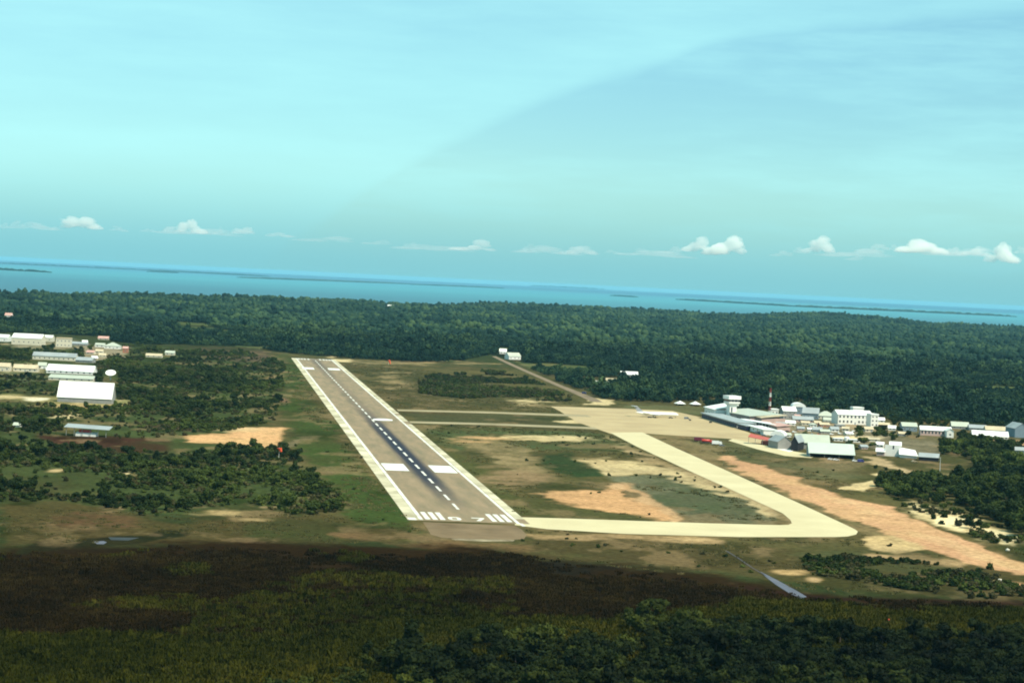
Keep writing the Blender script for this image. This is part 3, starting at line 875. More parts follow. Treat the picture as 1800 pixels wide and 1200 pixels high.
# curved lead-off mark half way along
mb = MB()
lead = [(656, 736.2), (666, 735.6), (678, 736.0), (690, 737.4), (690, 739.6), (678, 739.4), (668, 739.2), (656, 738.2)]
mb.add([(*rw(x, y), 0.075) for x, y in lead], [tuple(range(8))])
o = mb.build('lead_off_mark', white_paint, runway)
for p in o.data.polygons:
    if p.normal.z < 0: p.flip()

apron_m = mat('apron_concrete', (0.46, 0.36, 0.20), 0.9, 0.1, 0, 0.02, (0.33, 0.245, 0.135), 6)
taxi_m = mat('taxiway_concrete', (0.56, 0.49, 0.30), 0.9, 0.1, 0, 0.03, (0.48, 0.41, 0.245), 6)
over_m = mat('old_asphalt', (0.21, 0.15, 0.088), 0.9, 0.02, 0, 0.05, (0.125, 0.09, 0.052), 6)
drab_m = mat('narrow_concrete', (0.36, 0.30, 0.18), 0.9, 0.1, 0, 0.03, (0.22, 0.18, 0.10), 6)
path_m = mat('dirt_track', (0.26, 0.19, 0.12), 0.95, 0.1, 0, 0.05, (0.13, 0.10, 0.065), 6)
flat('overrun', [(743, 917), (905, 923.5), (917, 930), (926, 940), (921, 947), (880, 949), (820, 948), (775, 944), (757, 939), (752, 930)], over_m, 0.06)
flat('overrun_lip', [(792, 946.5), (850, 947.5), (905, 948.5), (902, 951), (850, 951.5), (800, 949)], mat('chalky_edge', (0.36, 0.30, 0.19), 0.9, 0.1, 0, 0.16, (0.12, 0.09, 0.05), 6), 0.08)
flat('apron', [(968, 714), (1100, 718), (1182, 722), (1232, 733), (1296, 753), (1348, 771), (1345, 780), (1300, 776), (1285, 771), (1200, 766), (1130, 761.2), (1074, 762.2), (1050, 754), (1015, 742), (985, 723)], apron_m, 0.06)
flat('taxiway', [(1073, 760.5), (1129, 759.5), (1190, 788), (1300, 837), (1400, 882), (1480, 919), (1503, 930), (1508, 934), (1505, 939), (1490, 942.5), (1470, 943.5), (1300, 943.5), (1100, 938), (960, 929.5), (905, 922.5),
                 (905, 908.5), (1000, 911), (1100, 914.5), (1250, 919.5), (1370, 922.5), (1386, 922), (1392, 919.5), (1389, 913), (1376, 902), (1300, 867), (1200, 822), (1120, 785)], taxi_m, 0.085)
flat('taxiway', [(697, 719.3), (860, 723.2), (1032, 729), (1040, 733), (860, 726.3), (700, 722.3)], drab_m, 0.085)
flat('taxiway', [(718, 740), (860, 743.5), (1045, 750.5), (1052, 754.5), (860, 747), (722, 743.4)], drab_m, 0.085)
flat('service_road', [(1288, 771), (1340, 782), (1395, 793), (1440, 800.5), (1425, 804.5), (1380, 801), (1330, 789), (1280, 774)], taxi_m, 0.07)
flat('forecourt', [(1360, 785), (1394, 787), (1398, 791), (1388, 794), (1366, 789)], white_paint, 0.09)
flat('dirt_track', [(864, 626), (872, 626), (920, 648), (985, 676), (1050, 701), (1060, 707), (1040, 706), (1010, 692), (940, 661), (895, 641)], path_m, 0.06)

water_m = mat('pond_water', (0.13, 0.13, 0.165), 0.5, 0.06, 0.4, 0.08)
flat('ditch_water', [(1336, 1004), (1352, 1012), (1372, 1022.5), (1397, 1036), (1418, 1048.5), (1411, 1052.5), (1390, 1044), (1363, 1027), (1345, 1013)], water_m, 0.12)
flat('ditch_water', [(1272, 966), (1279, 968), (1300, 981), (1326, 999), (1340, 1007), (1347, 1013), (1322, 998.5), (1298, 982)], mat('muddy_water', (0.075, 0.065, 0.065), 0.6, 0.04, 0.3, 0.1), 0.12)
flat('marsh_pool', [(164, 951.5), (182, 950.5), (188, 953), (182, 956.5), (170, 956)], water_m, 0.12)
flat('marsh_pool', [(190, 944), (245, 945), (225, 950), (195, 949)], mat('weedy_water', (0.045, 0.050, 0.050), 0.6, 0.04, 0.4, 0.1), 0.12)
flat('lagoon', [(470, 563), (512, 562), (514, 569), (490, 572), (474, 569)], water_m, 0.3)

# ------------------------------------------------------------------ vegetation models
T_ICO = (1 + 5 ** 0.5) / 2
ICO_V = np.array([(-1, T_ICO, 0), (1, T_ICO, 0), (-1, -T_ICO, 0), (1, -T_ICO, 0), (0, -1, T_ICO), (0, 1, T_ICO), (0, -1, -T_ICO), (0, 1, -T_ICO), (T_ICO, 0, -1), (T_ICO, 0, 1), (-T_ICO, 0, -1), (-T_ICO, 0, 1)], float)
ICO_V /= np.linalg.norm(ICO_V[0])
ICO_F = np.array([(0, 11, 5), (0, 5, 1), (0, 1, 7), (0, 7, 10), (0, 10, 11), (1, 5, 9), (5, 11, 4), (11, 10, 2), (10, 7, 6), (7, 1, 8), (3, 9, 4), (3, 4, 2), (3, 2, 6), (3, 6, 8), (3, 8, 9), (4, 9, 5), (2, 4, 11), (6, 2, 10), (8, 6, 7), (9, 8, 1)])


def crown_arrays(seed, nq, R, h, z0, q, lobes=8, core=0.78):
    """Leaf clumps spread through several lobes: (vertices, triangles)."""
    g = np.random.default_rng(seed)
    zc = z0 + h / 2
    a = g.uniform(0, 2 * np.pi, lobes) + np.arange(lobes) * 2.4
    rr = np.sqrt(g.uniform(0.05, 1, lobes)) * R * 0.62
    L = np.stack([rr * np.cos(a), rr * np.sin(a), zc + g.uniform(-0.28, 0.30, lobes) * h], 1)
    lr = g.uniform(0.36, 0.56, lobes) * R
    lz = lr * np.clip(h / (2 * R), 0.55, 1.3)
    V, T, o = [], [], 0
    for c, r_, z_ in zip(L, lr, lz):
        v = ICO_V * (np.array([r_, r_, z_]) * core) * g.uniform(0.75, 1.15, (12, 1)) + c
        V.append(v); T.append(ICO_F + o); o += 12
    w = lr ** 2
    pick = g.choice(lobes, nq, p=w / w.sum())
    d = g.normal(size=(nq, 3)); d[:, 2] = d[:, 2] * 0.9 + 0.25
    d /= np.linalg.norm(d, axis=1, keepdims=True)
    P = L[pick] + d * np.stack([lr[pick], lr[pick], lz[pick]], 1) * g.uniform(0.72, 1.08, (nq, 1))
    n = d + g.normal(size=(nq, 3)) * 0.55
    n /= np.linalg.norm(n, axis=1, keepdims=True)
    t = np.cross(n, g.normal(size=(nq, 3))); t /= np.linalg.norm(t, axis=1, keepdims=True) + 1e-9
    b = np.cross(n, t)
    s = g.uniform(0.55, 1.25, (nq, 1)) * q
    e = g.uniform(0.45, 0.9, (nq, 1))
    qv = np.stack([P - t * s, P - b * s * e + n * s * 0.15, P + t * s, P + b * s * e - n * s * 0.15], 1).reshape(-1, 3)
    k = o + np.arange(nq)[:, None] * 4
    T.append(np.concatenate([k + [[0, 1, 2]], k + [[0, 2, 3]]], 0))
    V.append(qv)
    return np.concatenate(V), np.concatenate(T)


def crown_mesh(name, m, *a, **k):
    V, T = crown_arrays(*a, **k)
    return fast_mesh(name, V, T, m)


def trunk_mesh(name, h, r, seed, top):
    g = random.Random(seed)
    mb = MB()
    mb.tube((0, 0, -0.2), (0.1, 0, h), r, r * 0.6, 7)
    for i in range(4):
        a = i * 1.7 + g.random()
        mb.tube((0.1, 0, h * 0.85), (math.cos(a) * top * 0.5, math.sin(a) * top * 0.5, h + top * g.uniform(0.5, 0.8)), r * 0.5, r * 0.2, 5)
    return mb.mesh(name, bark_m)


TREES = []           # (trunk, crown, crown radius)
for i in range(6):
    R = [4.2, 4.8, 3.9, 4.5, 3.4, 5.0][i]
    hh = [5.4, 6.0, 6.2, 5.0, 6.6, 5.6][i]
    TREES.append((trunk_mesh('trunk', 2.6, 0.26, i, 3.0), crown_mesh('crown', leaf_m, 100 + i, 520, R, hh, 1.6, 0.62, lobes=9), R))
BELT_TREES = []       # the wood in front: same trees, foreground shade put into darker leaf colours
for mm in (shaded_dark_m, shaded_leaf_m, shaded_leaf_m):
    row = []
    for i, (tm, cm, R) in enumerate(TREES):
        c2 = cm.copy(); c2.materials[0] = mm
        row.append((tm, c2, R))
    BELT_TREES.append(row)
SHRUBS = [(crown_mesh('shrub', shrub_m, 200 + i, 170, 2.3, 2.6, -0.1, 0.50, lobes=6), 2.3) for i in range(5)]


for i in (1, 3):
    c2 = SHRUBS[i][0].copy(); c2.materials[0] = dryshrub_m
    SHRUBS.append((c2, 2.3))
BELT_SHRUBS = []  # same shrubs recoloured with the shade-darkened leaf
for me_, R in SHRUBS:
    c2 = me_.copy(); c2.materials[0] = shaded_leaf_m
    BELT_SHRUBS.append((c2, R))


def palm_meshes(seed):
    g = random.Random(seed)
    tr = MB()
    h = 5.5
    tr.tube((0, 0, -0.2), (0.25, 0, h * 0.5), 0.2, 0.16, 7).tube((0.25, 0, h * 0.5), (0.35, 0.1, h), 0.16, 0.14, 7)
    fr = MB()
    for i in range(18):
        a = i * 2.399 + g.uniform(-.2, .2)
        el = g.uniform(-0.1, 1.1)
        L = g.uniform(2.4, 3.2)
        pts = []
        for k in range(5):
            t = k / 4
            r_ = L * t * math.cos(el * (1 - t * 0.6))
            z = h + L * t * math.sin(el) - 1.5 * t * t
            pts.append(Vector((0.35 + r_ * math.cos(a), 0.1 + r_ * math.sin(a), z)))
        sd_ = Vector((-math.sin(a), math.cos(a), 0))
        wd = [0.08, 0.42, 0.5, 0.38, 0.04]
        vs = []
        for p, w_ in zip(pts, wd):
            vs += [p - sd_ * w_ - Vector((0, 0, w_ * .6)), p, p + sd_ * w_ - Vector((0, 0, w_ * .6))]
        fs = []
        for k in range(4):
            fs += [(k * 3, k * 3 + 1, k * 3 + 4, k * 3 + 3), (k * 3 + 1, k * 3 + 2, k * 3 + 5, k * 3 + 4)]
        fr.add(vs, fs)
    return tr.mesh('trunk', bark_m), fr.mesh('crown', shaded_leaf_m)


PALMS = [palm_meshes(i) for i in range(2)]

# source collections for the uncountable growth
def source(name, meshes):
    c = bpy.data.collections.new(name)
    for i, me in enumerate(meshes):
        o = bpy.data.objects.new(f'{name}_{i:02d}', me)
        c.objects.link(o)
    return c


def scatter(name, P, scl, rot, pick, coll, label=None):
    """One object of many small copies (growth nobody could count)."""
    me = bpy.data.meshes.new(name)
    P = np.asarray(P, np.float32)
    me.vertices.add(len(P)); me.vertices.foreach_set('co', P.ravel())
    for nm, ty, val in (('scl', 'FLOAT_VECTOR', scl), ('rot', 'FLOAT_VECTOR', rot), ('pick', 'INT', pick)):
        a = me.attributes.new(nm, ty, 'POINT')
        a.data.foreach_set('vector' if ty == 'FLOAT_VECTOR' else 'value', np.asarray(val, np.int32 if ty == 'INT' else np.float32).ravel())
    me.update()
    o = link(name, me)
    ng = bpy.data.node_groups.new(name, 'GeometryNodeTree')
    ng.interface.new_socket('Geometry', in_out='INPUT', socket_type='NodeSocketGeometry')
    ng.interface.new_socket('Geometry', in_out='OUTPUT', socket_type='NodeSocketGeometry')
    n, l = ng.nodes, ng.links
    gi, go = n.new('NodeGroupInput'), n.new('NodeGroupOutput')
    ip = n.new('GeometryNodeInstanceOnPoints')
    ci = n.new('GeometryNodeCollectionInfo')
    ci.inputs['Collection'].default_value = coll
    ci.inputs['Separate Children'].default_value = True
    ci.inputs['Reset Children'].default_value = True
    ip.inputs['Pick Instance'].default_value = True
    def at(nm, ty):
        q = n.new('GeometryNodeInputNamedAttribute'); q.data_type = ty; q.inputs['Name'].default_value = nm
        return q.outputs['Attribute']
    l.new(gi.outputs[0], ip.inputs['Points']); l.new(ci.outputs[0], ip.inputs['Instance'])
    l.new(at('pick', 'INT'), ip.inputs['Instance Index'])
    er = n.new('FunctionNodeEulerToRotation'); l.new(at('rot', 'FLOAT_VECTOR'), er.inputs[0]); l.new(er.outputs[0], ip.inputs['Rotation'])
    l.new(at('scl', 'FLOAT_VECTOR'), ip.inputs['Scale']); l.new(ip.outputs[0], go.inputs[0])
    md = o.modifiers.new('scatter', 'NODES'); md.node_group = ng
    o['kind'] = 'stuff'
    if label: o['label'] = label
    return o


def rnd_scl(n, lo, hi, zlo=0.85, zhi=1.2):
    s = RNG.uniform(lo, hi, n)
    return np.stack([s, s, s * RNG.uniform(zlo, zhi, n)], 1)


def rnd_rot(n, tilt=0.0):
    return np.stack([RNG.uniform(-tilt, tilt, n), RNG.uniform(-tilt, tilt, n), RNG.uniform(0, 2 * np.pi, n)], 1)


# ------------------------------------------------------------------ where things grow
KEEP_OUT = []        # photo rectangles (x0, x1, y0, y1) kept clear of growth, filled by the buildings below
PAVED = [
    [(508, 627), (600, 634), (735, 745), (930, 925), (930, 950), (745, 945), (715, 915), (590, 745)],
    [(1060, 757), (1135, 757), (1515, 930), (1510, 946), (1470, 948), (1100, 942), (900, 926), (900, 905), (1380, 918), (1365, 900), (1110, 785)],
    [(960, 711), (1190, 719), (1240, 733), (1350, 770), (1440, 800), (1430, 806), (1290, 778), (1060, 764)],
    [(1262, 800), (1300, 798), (1500, 872), (1650, 918), (1830, 992), (1830, 1020), (1640, 972), (1490, 915), (1350, 855)],
    [(858, 622), (880, 625), (985, 672), (1080, 700), (1075, 712), (1030, 712), (930, 662)],
    [(315, 768), (400, 760), (430, 752), (515, 753), (500, 790), (400, 784)],
    [(690, 716), (1040, 728), (1060, 757), (720, 746)],
    [(0, 690), (98, 695), (240, 704), (220, 714), (60, 712), (0, 704)],
    [(1300, 740), (1480, 745), (1480, 768), (1330, 765)],
]


def clear(px, py):
    ok = np.ones(px.shape, bool)
    for p in PAVED:
        ok &= ~inpoly(p, px, py)
    for x0, x1, y0, y1 in KEEP_OUT:
        ok &= ~((px > x0) & (px < x1) & (py > y0) & (py < y1))
    return ok


def sample(poly, spacing, seed):
    """Jittered ground points (metres) inside an outline of photo points."""
    g = np.random.default_rng(seed)
    P = np.array([ground(x, y)[:2] for x, y in poly])
    x0, y0 = P.min(0); x1, y1 = P.max(0)
    nx, ny = int((x1 - x0) / spacing) + 1, int((y1 - y0) / spacing) + 1
    X, Y = np.meshgrid(np.arange(nx), np.arange(ny))
    X = x0 + (X.ravel() + g.uniform(-0.5, 0.5, nx * ny) + 0.5) * spacing
    Y = y0 + (Y.ravel() + g.uniform(-0.5, 0.5, nx * ny) + 0.5) * spacing
    px, py = project(X, Y, np.zeros_like(X))
    k = inpoly(poly, px, py)
    return X[k], Y[k], px[k], py[k]


# ------------------------------------------------------------------ buildings
def window_mesh(w, h):
    fr = MB()
    f = 0.12
    fr.box(-w / 2 - f, w / 2 + f, -0.06, 0.02, -f, 0).box(-w / 2 - f, w / 2 + f, -0.06, 0.02, h, h + f)
    fr.box(-w / 2 - f, -w / 2, -0.06, 0.02, 0, h).box(w / 2, w / 2 + f, -0.06, 0.02, 0, h)
    pa = MB().box(-w / 2, w / 2, -0.03, 0.02, 0, h)
    return fr.mesh('window', white_wall), pa.mesh('pane', glass)


WIN = {}


def add_window(root, x, y, z, w, h, rz=0.0):
    k = (round(w, 1), round(h, 1))
    if k not in WIN:
        WIN[k] = window_mesh(*k)
    a = link('window', WIN[k][0], root, (x, y, z))
    a.rotation_euler = (0, 0, rz)
    link('pane', WIN[k][1], a)


def building(label, cx, cy, wpx, wall_px, roof='gable', rise_px=4, depth=12.0, yaw=0.0, wm=None, rm=None, name='house', cat='house', win=0, storeys=1, door=False,
             over=0.5, group=None, open_front=False, keep=True, ends=None, win_h=1.3, chimney=False):
    """A building whose front foot is centred at the photo point (cx, cy); wpx wide and wall_px high as it shows there."""
    g = ground(cx, cy)
    mpp = g.y / F
    w, wh, rise = wpx * mpp, wall_px * mpp, rise_px * mpp
    root = thing(name, label, cat, g, math.radians(yaw), group)
    wm, rm = wm or cream_wall, rm or white_roof
    a, b = -w / 2, w / 2
    wall = MB()
    t = 0.3
    if open_front:
        wall.box(a, a + t, 0, depth, 0, wh).box(b - t, b, 0, depth, 0, wh).box(a + t, b - t, depth - t, depth, 0, wh)
    else:
        wall.box(a, b, 0, depth, 0, wh)
    if roof == 'gable':                                # gable ends fill
        for x0, x1 in ((a, a + t), (b - t, b)):
            wall.add([(x0, 0, wh), (x1, 0, wh), (x1, depth / 2, wh + rise - .05), (x0, depth / 2, wh + rise - .05), (x1, depth, wh), (x0, depth, wh)],
                     [(0, 1, 2, 3), (3, 2, 4, 5), (0, 3, 5), (1, 4, 2)])
    if roof == 'cross':                                # ridge runs front to back
        for y0, y1 in ((0, t), (depth - t, depth)):
            wall.add([(a, y0, wh), (b, y0, wh), (0, y0, wh + rise - .05), (a, y1, wh), (b, y1, wh), (0, y1, wh + rise - .05)],
                     [(0, 1, 2), (5, 4, 3), (0, 2, 5, 3), (1, 4, 5, 2)])
    wall.build('wall', wm, root)
    th = 0.18
    r_ = MB()
    ov = over
    if roof == 'gable':
        for y0, y1 in ((-ov, depth / 2), (depth + ov, depth / 2)):
            k = rise / (depth / 2)
            zb, zt = wh - ov * k, wh + rise
            bot = [(a - ov, y0, zb), (b + ov, y0, zb), (b + ov, y1, zt), (a - ov, y1, zt)]
            if y0 > y1: bot = [bot[1], bot[0], bot[3], bot[2]]
            r_.hexa(bot, [(x, y, z + th) for x, y, z in bot])
    elif roof == 'cross':
        k = rise / (w / 2)
        for x0, x1 in ((a - ov, 0), (b + ov, 0)):
            zb, zt = wh - ov * k, wh + rise
            bot = [(x0, -ov, zb), (x1, -ov, zt), (x1, depth + ov, zt), (x0, depth + ov, zb)]
            if x0 > x1: bot = [bot[1], bot[0], bot[3], bot[2]]
            r_.hexa(bot, [(x, y, z + th) for x, y, z in bot])
    elif roof == 'hip':
        i_ = min(depth, w) / 2
        e = [(a - ov, -ov, wh), (b + ov, -ov, wh), (b + ov, depth + ov, wh), (a - ov, depth + ov, wh)]
        r0, r1 = (a + i_, depth / 2, wh + rise), (b - i_ + 0.01, depth / 2, wh + rise)
        r_.add(e + [r0, r1], [(0, 1, 5, 4), (1, 2, 5), (2, 3, 4, 5), (3, 0, 4), (3, 2, 1, 0)])
    elif roof == 'shed':
        bot = [(a - ov, -ov, wh), (b + ov, -ov, wh), (b + ov, depth + ov, wh + rise), (a - ov, depth + ov, wh + rise)]
        r_.hexa(bot, [(x, y, z + th) for x, y, z in bot])
        if not open_front:
            for x0, x1 in ((a, a + t), (b - t, b)):
                MB().add([(x0, 0, wh), (x1, 0, wh), (x1, depth, wh + rise), (x0, depth, wh + rise), (x1, depth, wh), (x0, depth, wh)],
                         [(0, 1, 2, 3), (3, 2, 4, 5), (0, 3, 5), (1, 4, 2)]).build('side_wall', wm, root)
    elif roof == 'arch':
        n = 12
        rings = []
        for y in (-ov, depth + ov):
            rr = [(-(w / 2 + ov) * math.cos(math.pi * i / n), y, wh + rise * math.sin(math.pi * i / n)) for i in range(n + 1)]
            rings.append(rr)
        v = rings[0] + rings[1]
        r_.add(v, [(i, i + 1, n + 2 + i, n + 1 + i) for i in range(n)] + [tuple(range(n, -1, -1)), tuple(range(n + 1, 2 * n + 2))])
    else:
        r_.box(a - ov, b + ov, -ov, depth + ov, wh, wh + 0.3)
        if roof == 'parapet':
            r_.box(a - .1, b + .1, -.1, .2, wh + .3, wh + 1.0).box(a - .1, b + .1, depth - .2, depth + .1, wh + .3, wh + 1.0)
            r_.box(a - .1, a + .2, .2, depth - .2, wh + .3, wh + 1.0).box(b - .2, b + .1, .2, depth - .2, wh + .3, wh + 1.0)
    r_.build('roof', rm, root)
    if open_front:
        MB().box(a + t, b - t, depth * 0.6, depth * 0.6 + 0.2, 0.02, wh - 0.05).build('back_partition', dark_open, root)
        n = max(2, int(w / 9))
        for i in range(n + 1):
            x = a + 0.35 + (w - 0.7) * i / n
            MB().box(x - 0.15, x + 0.15, 0.05, 0.35, 0, wh - 0.02).build('post', grey_wall, root)
    if win and not open_front:
        sh = wh / storeys
        hgt = min(win_h, sh * 0.45)
        for k in range(storeys):
            for i in range(win):
                x = a + w * (i + 0.5) / win
                if door and k == 0 and i == win // 2: continue
                add_window(root, x, 0, k * sh + sh * 0.35, min(1.6, w / win * 0.5), hgt)
        for k in range(storeys):
            for i in range(max(1, int(depth / 5))):
                y = depth * (i + 0.5) / max(1, int(depth / 5))
                add_window(root, b, y, k * sh + sh * 0.35, 1.2, hgt, math.pi / 2)
    if door:
        x = a + w * (win // 2 + 0.5) / max(win, 1)
        d = MB().box(x - 0.55, x + 0.55, -0.05, 0.02, 0, min(2.1, wh * 0.8)).build('door', blue_wall, root)
        MB().box(x + 0.35, x + 0.45, -0.1, -0.05, 1.0, 1.1).build('handle', metal, d)
    if chimney:
        MB().box(w * .2, w * .2 + .8, depth * .5, depth * .5 + .8, wh, wh + rise + 1.2).build('vent', grey_wall, root)
    if keep:
        KEEP_OUT.append((cx - wpx / 2 - 4, cx + wpx / 2 + 4, cy - 7, cy + 9))
    return root


B = building
# --- left settlement
B('big white hangar with bright pitched roof and dark front wall, in the left clearing', 148, 708, 95, 10, 'gable', 26, 18, 0, grey_wall, white_roof, 'hangar', 'hangar', 0, over=0.6)
B('long bright white roofed warehouse behind the big white hangar', 122, 657, 82, 5, 'gable', 10, 24, 0, white_wall, white_roof, 'warehouse', 'warehouse', 8, 1)
B('low pale lean-to shed directly in front of the long white warehouse', 124, 669, 78, 4, 'shed', 5, 12, 0, cream_wall, pale_roof, 'shed', 'shed', 6)
B('small cream house at the left picture edge beside the brush', 4, 652, 24, 8, 'gable', 6, 12, 0, cream_wall, tan_roof, 'house', 'house', 3, 1, True)
B('tan roofed cream house left of the long white warehouse', 44, 653, 42, 6, 'gable', 6, 12, 0, cream_wall, tan_roof, 'house', 'house', 5, 1, True)
B('small pale green roofed hut between the tan house and the white warehouse', 74, 648, 14, 6, 'gable', 5, 9, 8, white_wall, pale_roof, 'hut', 'hut', 2, 1, True)
B('long cream building with a grey roof, in the row above the white warehouse', 95, 633, 76, 7, 'gable', 6, 15, 0, cream_wall, grey_roof, 'building', 'building', 9, 1)
B('grey roofed shed adjoining the long cream building on its right', 147, 637, 30, 4, 'gable', 5, 14, -8, grey_wall, grey_roof, 'shed', 'shed', 3)
B('wide white roofed hall at the top of the left settlement', 46, 606, 52, 12, 'gable', 7, 30, 0, cream_wall, white_roof, 'hall', 'building', 6, 1)
B('narrow white roofed wing reaching right from the wide hall', 78, 600, 26, 7, 'gable', 4, 20, 0, cream_wall, white_roof, 'wing', 'building', 3)
B('white roofed building cut by the left picture edge, beside the wide hall', 2, 600, 22, 7, 'gable', 5, 25, 0, white_wall, white_roof, 'building', 'building', 2)
B('square cream two storey block standing alone in trees right of the hall', 111, 610, 26, 15, 'parapet', 0, 18, 6, cream_wall, tan_roof, 'block', 'building', 4, 2)
B('long low grey shed behind the square cream block', 138, 607, 30, 3, 'gable', 3, 14, 0, grey_wall, grey_roof, 'shed', 'shed', 3)
B('small bright white house at the end of the low grey shed', 149, 605, 9, 4, 'gable', 3, 9, 10, white_wall, white_roof, 'house', 'house', 2, 1, True)
B('pink roofed house farthest back in the left settlement', 181, 597, 18, 2.5, 'gable', 3.5, 12, 0, cream_wall, pink_roof, 'house', 'house', 2, 1, True)
B('pale green roofed house with white walls beside the orange house', 196, 613, 26, 5, 'hip', 6, 18, 0, white_wall, pale_roof, 'house', 'house', 4, 1, True)
B('low white annex left of the pale green roofed house', 175, 610, 16, 4, 'gable', 3, 12, 0, white_wall, pale_roof, 'annex', 'house', 2)
B('narrow rust orange house at the right end of the left settlement', 220, 620, 9, 8, 'gable', 3, 7, 0, rust, pink_roof, 'house', 'house', 1, 1)
for i, (x, y, w, lab) in enumerate(((158, 622, 14, 'tan shack with pink roof on bare ground, left one of the cream group'), (174, 620, 13, 'small cream shack on bare ground below the pale green annex'),
                                   (180, 627, 12, 'tan roofed shack on bare ground, right one of the cream group'), (167, 632, 10, 'smallest cream shack at the foot of the bare ground'))):
    B(lab, x, y, w, 3, 'gable', 3.2, 8, 12 * (i - 1), cream_wall, (pink_roof, tan_roof, tan_roof, white_roof)[i], 'shack', 'shack', 2, group='shacks on bare ground')
B('low cream roofed house alone in scrub right of the left settlement', 270, 628, 28, 3, 'gable', 3.5, 10, 0, cream_wall, tan_roof, 'house', 'house', 3)
B('pale house half hidden by trees right of the low cream house', 298, 624, 16, 4, 'gable', 3.5, 10, 0, cream_wall, pale_roof, 'house', 'house', 2)
B('white cottage roof in the scrub at far left below the white hangar', 29, 750, 12, 3, 'gable', 4, 8, 0, white_wall, pale_roof, 'cottage', 'house', 2)


def long_shed():
    g = ground(152, 767)
    root = thing('open_shed', 'long grey roofed open shed with a red banner panel, in scrub at left', 'shed', g)
    k = g.y / F
    MB().hexa([(-40 * k, -1, 15 * k), (40 * k, -1, 13 * k), (40 * k, 12, 17 * k), (-40 * k, 12, 19 * k)], [(-40 * k, -1, 15.6 * k), (40 * k, -1, 13.6 * k), (40 * k, 12, 17.6 * k), (-40 * k, 12, 19.6 * k)]).build('roof', grey_roof, root)
    MB().box(-14 * k, 8 * k, 0.5, 0.8, 7 * k, 12 * k).build('banner_panel', red_paint, root)
    MB().box(-20 * k, 16 * k, 1, 9, 0, 6.5 * k).build('wall', white_wall, root)
    for i in range(6):
        x = (-36 + i * 14) * k
        MB().box(x - 0.15, x + 0.15, 0.1, 0.4, 0, 14 * k - x * 0.02).build('post', grey_wall, root)
    KEEP_OUT.append((108, 196, 744, 774))


long_shed()


def dish():
    g = ground(194, 668)
    k = g.y / F
    root = thing('satellite_dish', 'large white oval dish antenna tilted to the sky, right of the warehouse', 'dish antenna', g)
    R = 9.2 * k
    mb = MB()
    n = 28
    ringsA = []
    for j in range(7):
        r_ = R * j / 6 + 0.02
        ringsA.append([(r_ * math.cos(2 * math.pi * i / n), r_ * math.sin(2 * math.pi * i / n), 0.18 * r_ * r_ / R) for i in range(n)])
    for j in range(6, -1, -1):
        r_ = R * j / 6 + 0.02
        ringsA.append([(r_ * math.cos(2 * math.pi * i / n), r_ * math.sin(2 * math.pi * i / n), 0.18 * r_ * r_ / R - 0.18) for i in range(n)])
    mb.rings(ringsA, n)
    o = mb.build('reflector', white_paint, root, True)
    o.location = (0, 0, 12 * k)
    o.rotation_euler = (math.radians(30), 0, math.radians(5))
    MB().tube((0, 0.6, 0), (0, 0.4, 11.5 * k), 0.5, 0.35, 10).build('pedestal', metal, root)
    f_ = MB()
    for a in (0.5, 2.6, 4.7):
        f_.tube((R * 0.8 * math.cos(a), R * 0.8 * math.sin(a), 0.6), (0, 0, R * 0.7), 0.08, 0.06, 5)
    f_.build('feed_arm', metal, o)
    KEEP_OUT.append((180, 208, 655, 676))


dish()
# --- far woods
B('tiny pinkish white house high in the far woods at the left edge', 14, 559, 12, 5, 'gable', 4, 14, 0, white_wall, pink_roof, 'house', 'house')
B('pale blue roofed house in the far woods above the runway end', 395, 558, 14, 3, 'gable', 4, 16, 0, white_wall, pale_roof, 'house', 'house')
B('small cream house just behind the pale blue roofed house in far woods', 390, 546, 9, 2, 'gable', 2.5, 16, 0, cream_wall, tan_roof, 'house', 'house')
B('white house on the coast above the centre of the far woods', 685, 542, 13, 3, 'gable', 3, 30, 0, white_wall, white_roof, 'house', 'house')
B('faint pale house on the coast right of the white coast house', 784, 545, 8, 1.5, 'gable', 2, 30, 0, white_wall, pale_roof, 'house', 'house')
B('white house at the far end of the dirt track', 884, 622, 12, 4, 'gable', 5, 12, 0, white_wall, white_roof, 'house', 'house', 2, 1)
B('white barn roofed house beside the dirt track, right of its far end', 905, 632, 24, 6, 'gable', 6, 14, 30, white_wall, pale_roof, 'barn', 'barn', 3, 1)
B('long white farm building among dense trees right of the dirt track', 1106, 662, 30, 4, 'gable', 5, 14, 0, white_wall, white_roof, 'farm_building', 'building', 4)
B('low pale green shed left of the long white farm building', 1040, 673, 24, 2, 'gable', 2.5, 10, 0, white_wall, pale_roof, 'shed', 'shed')
B('cream hut below the long white farm building in dense trees', 1074, 672, 18, 3, 'gable', 4, 10, 0, cream_wall, tan_roof, 'hut', 'hut')


def hut(cx, cy, label):
    g = ground(cx, cy)
    k = g.y / F
    root = thing('open_hut', label, 'hut', g, 0.3, 'white pyramid roofed huts')
    R = 8.5 * k
    MB().add([(-R, -R, 3.0 * k), (R, -R, 3.0 * k), (R, R, 3.0 * k), (-R, R, 3.0 * k), (0, 0, 8.0 * k)], [(0, 1, 4), (1, 2, 4), (2, 3, 4), (3, 0, 4), (3, 2, 1, 0)]).build('roof', white_roof, root)
    for x in (-1, 1):
        for y in (-1, 1):
            MB().box(x * R * .8 - .12, x * R * .8 + .12, y * R * .8 - .12, y * R * .8 + .12, 0, 3.0 * k).build('post', grey_wall, root)
    MB().box(-R * .6, R * .6, -R * .6, R * .6, 0, 2.2 * k).build('hut_room', dark_open, root)
    KEEP_OUT.append((cx - 13, cx + 13, cy - 5, cy + 4))


hut(1195, 712, 'white pyramid roofed open hut beyond the airliner, nearer the aircraft')
hut(1222, 713, 'white pyramid roofed open hut beyond the airliner, nearer the terminal')


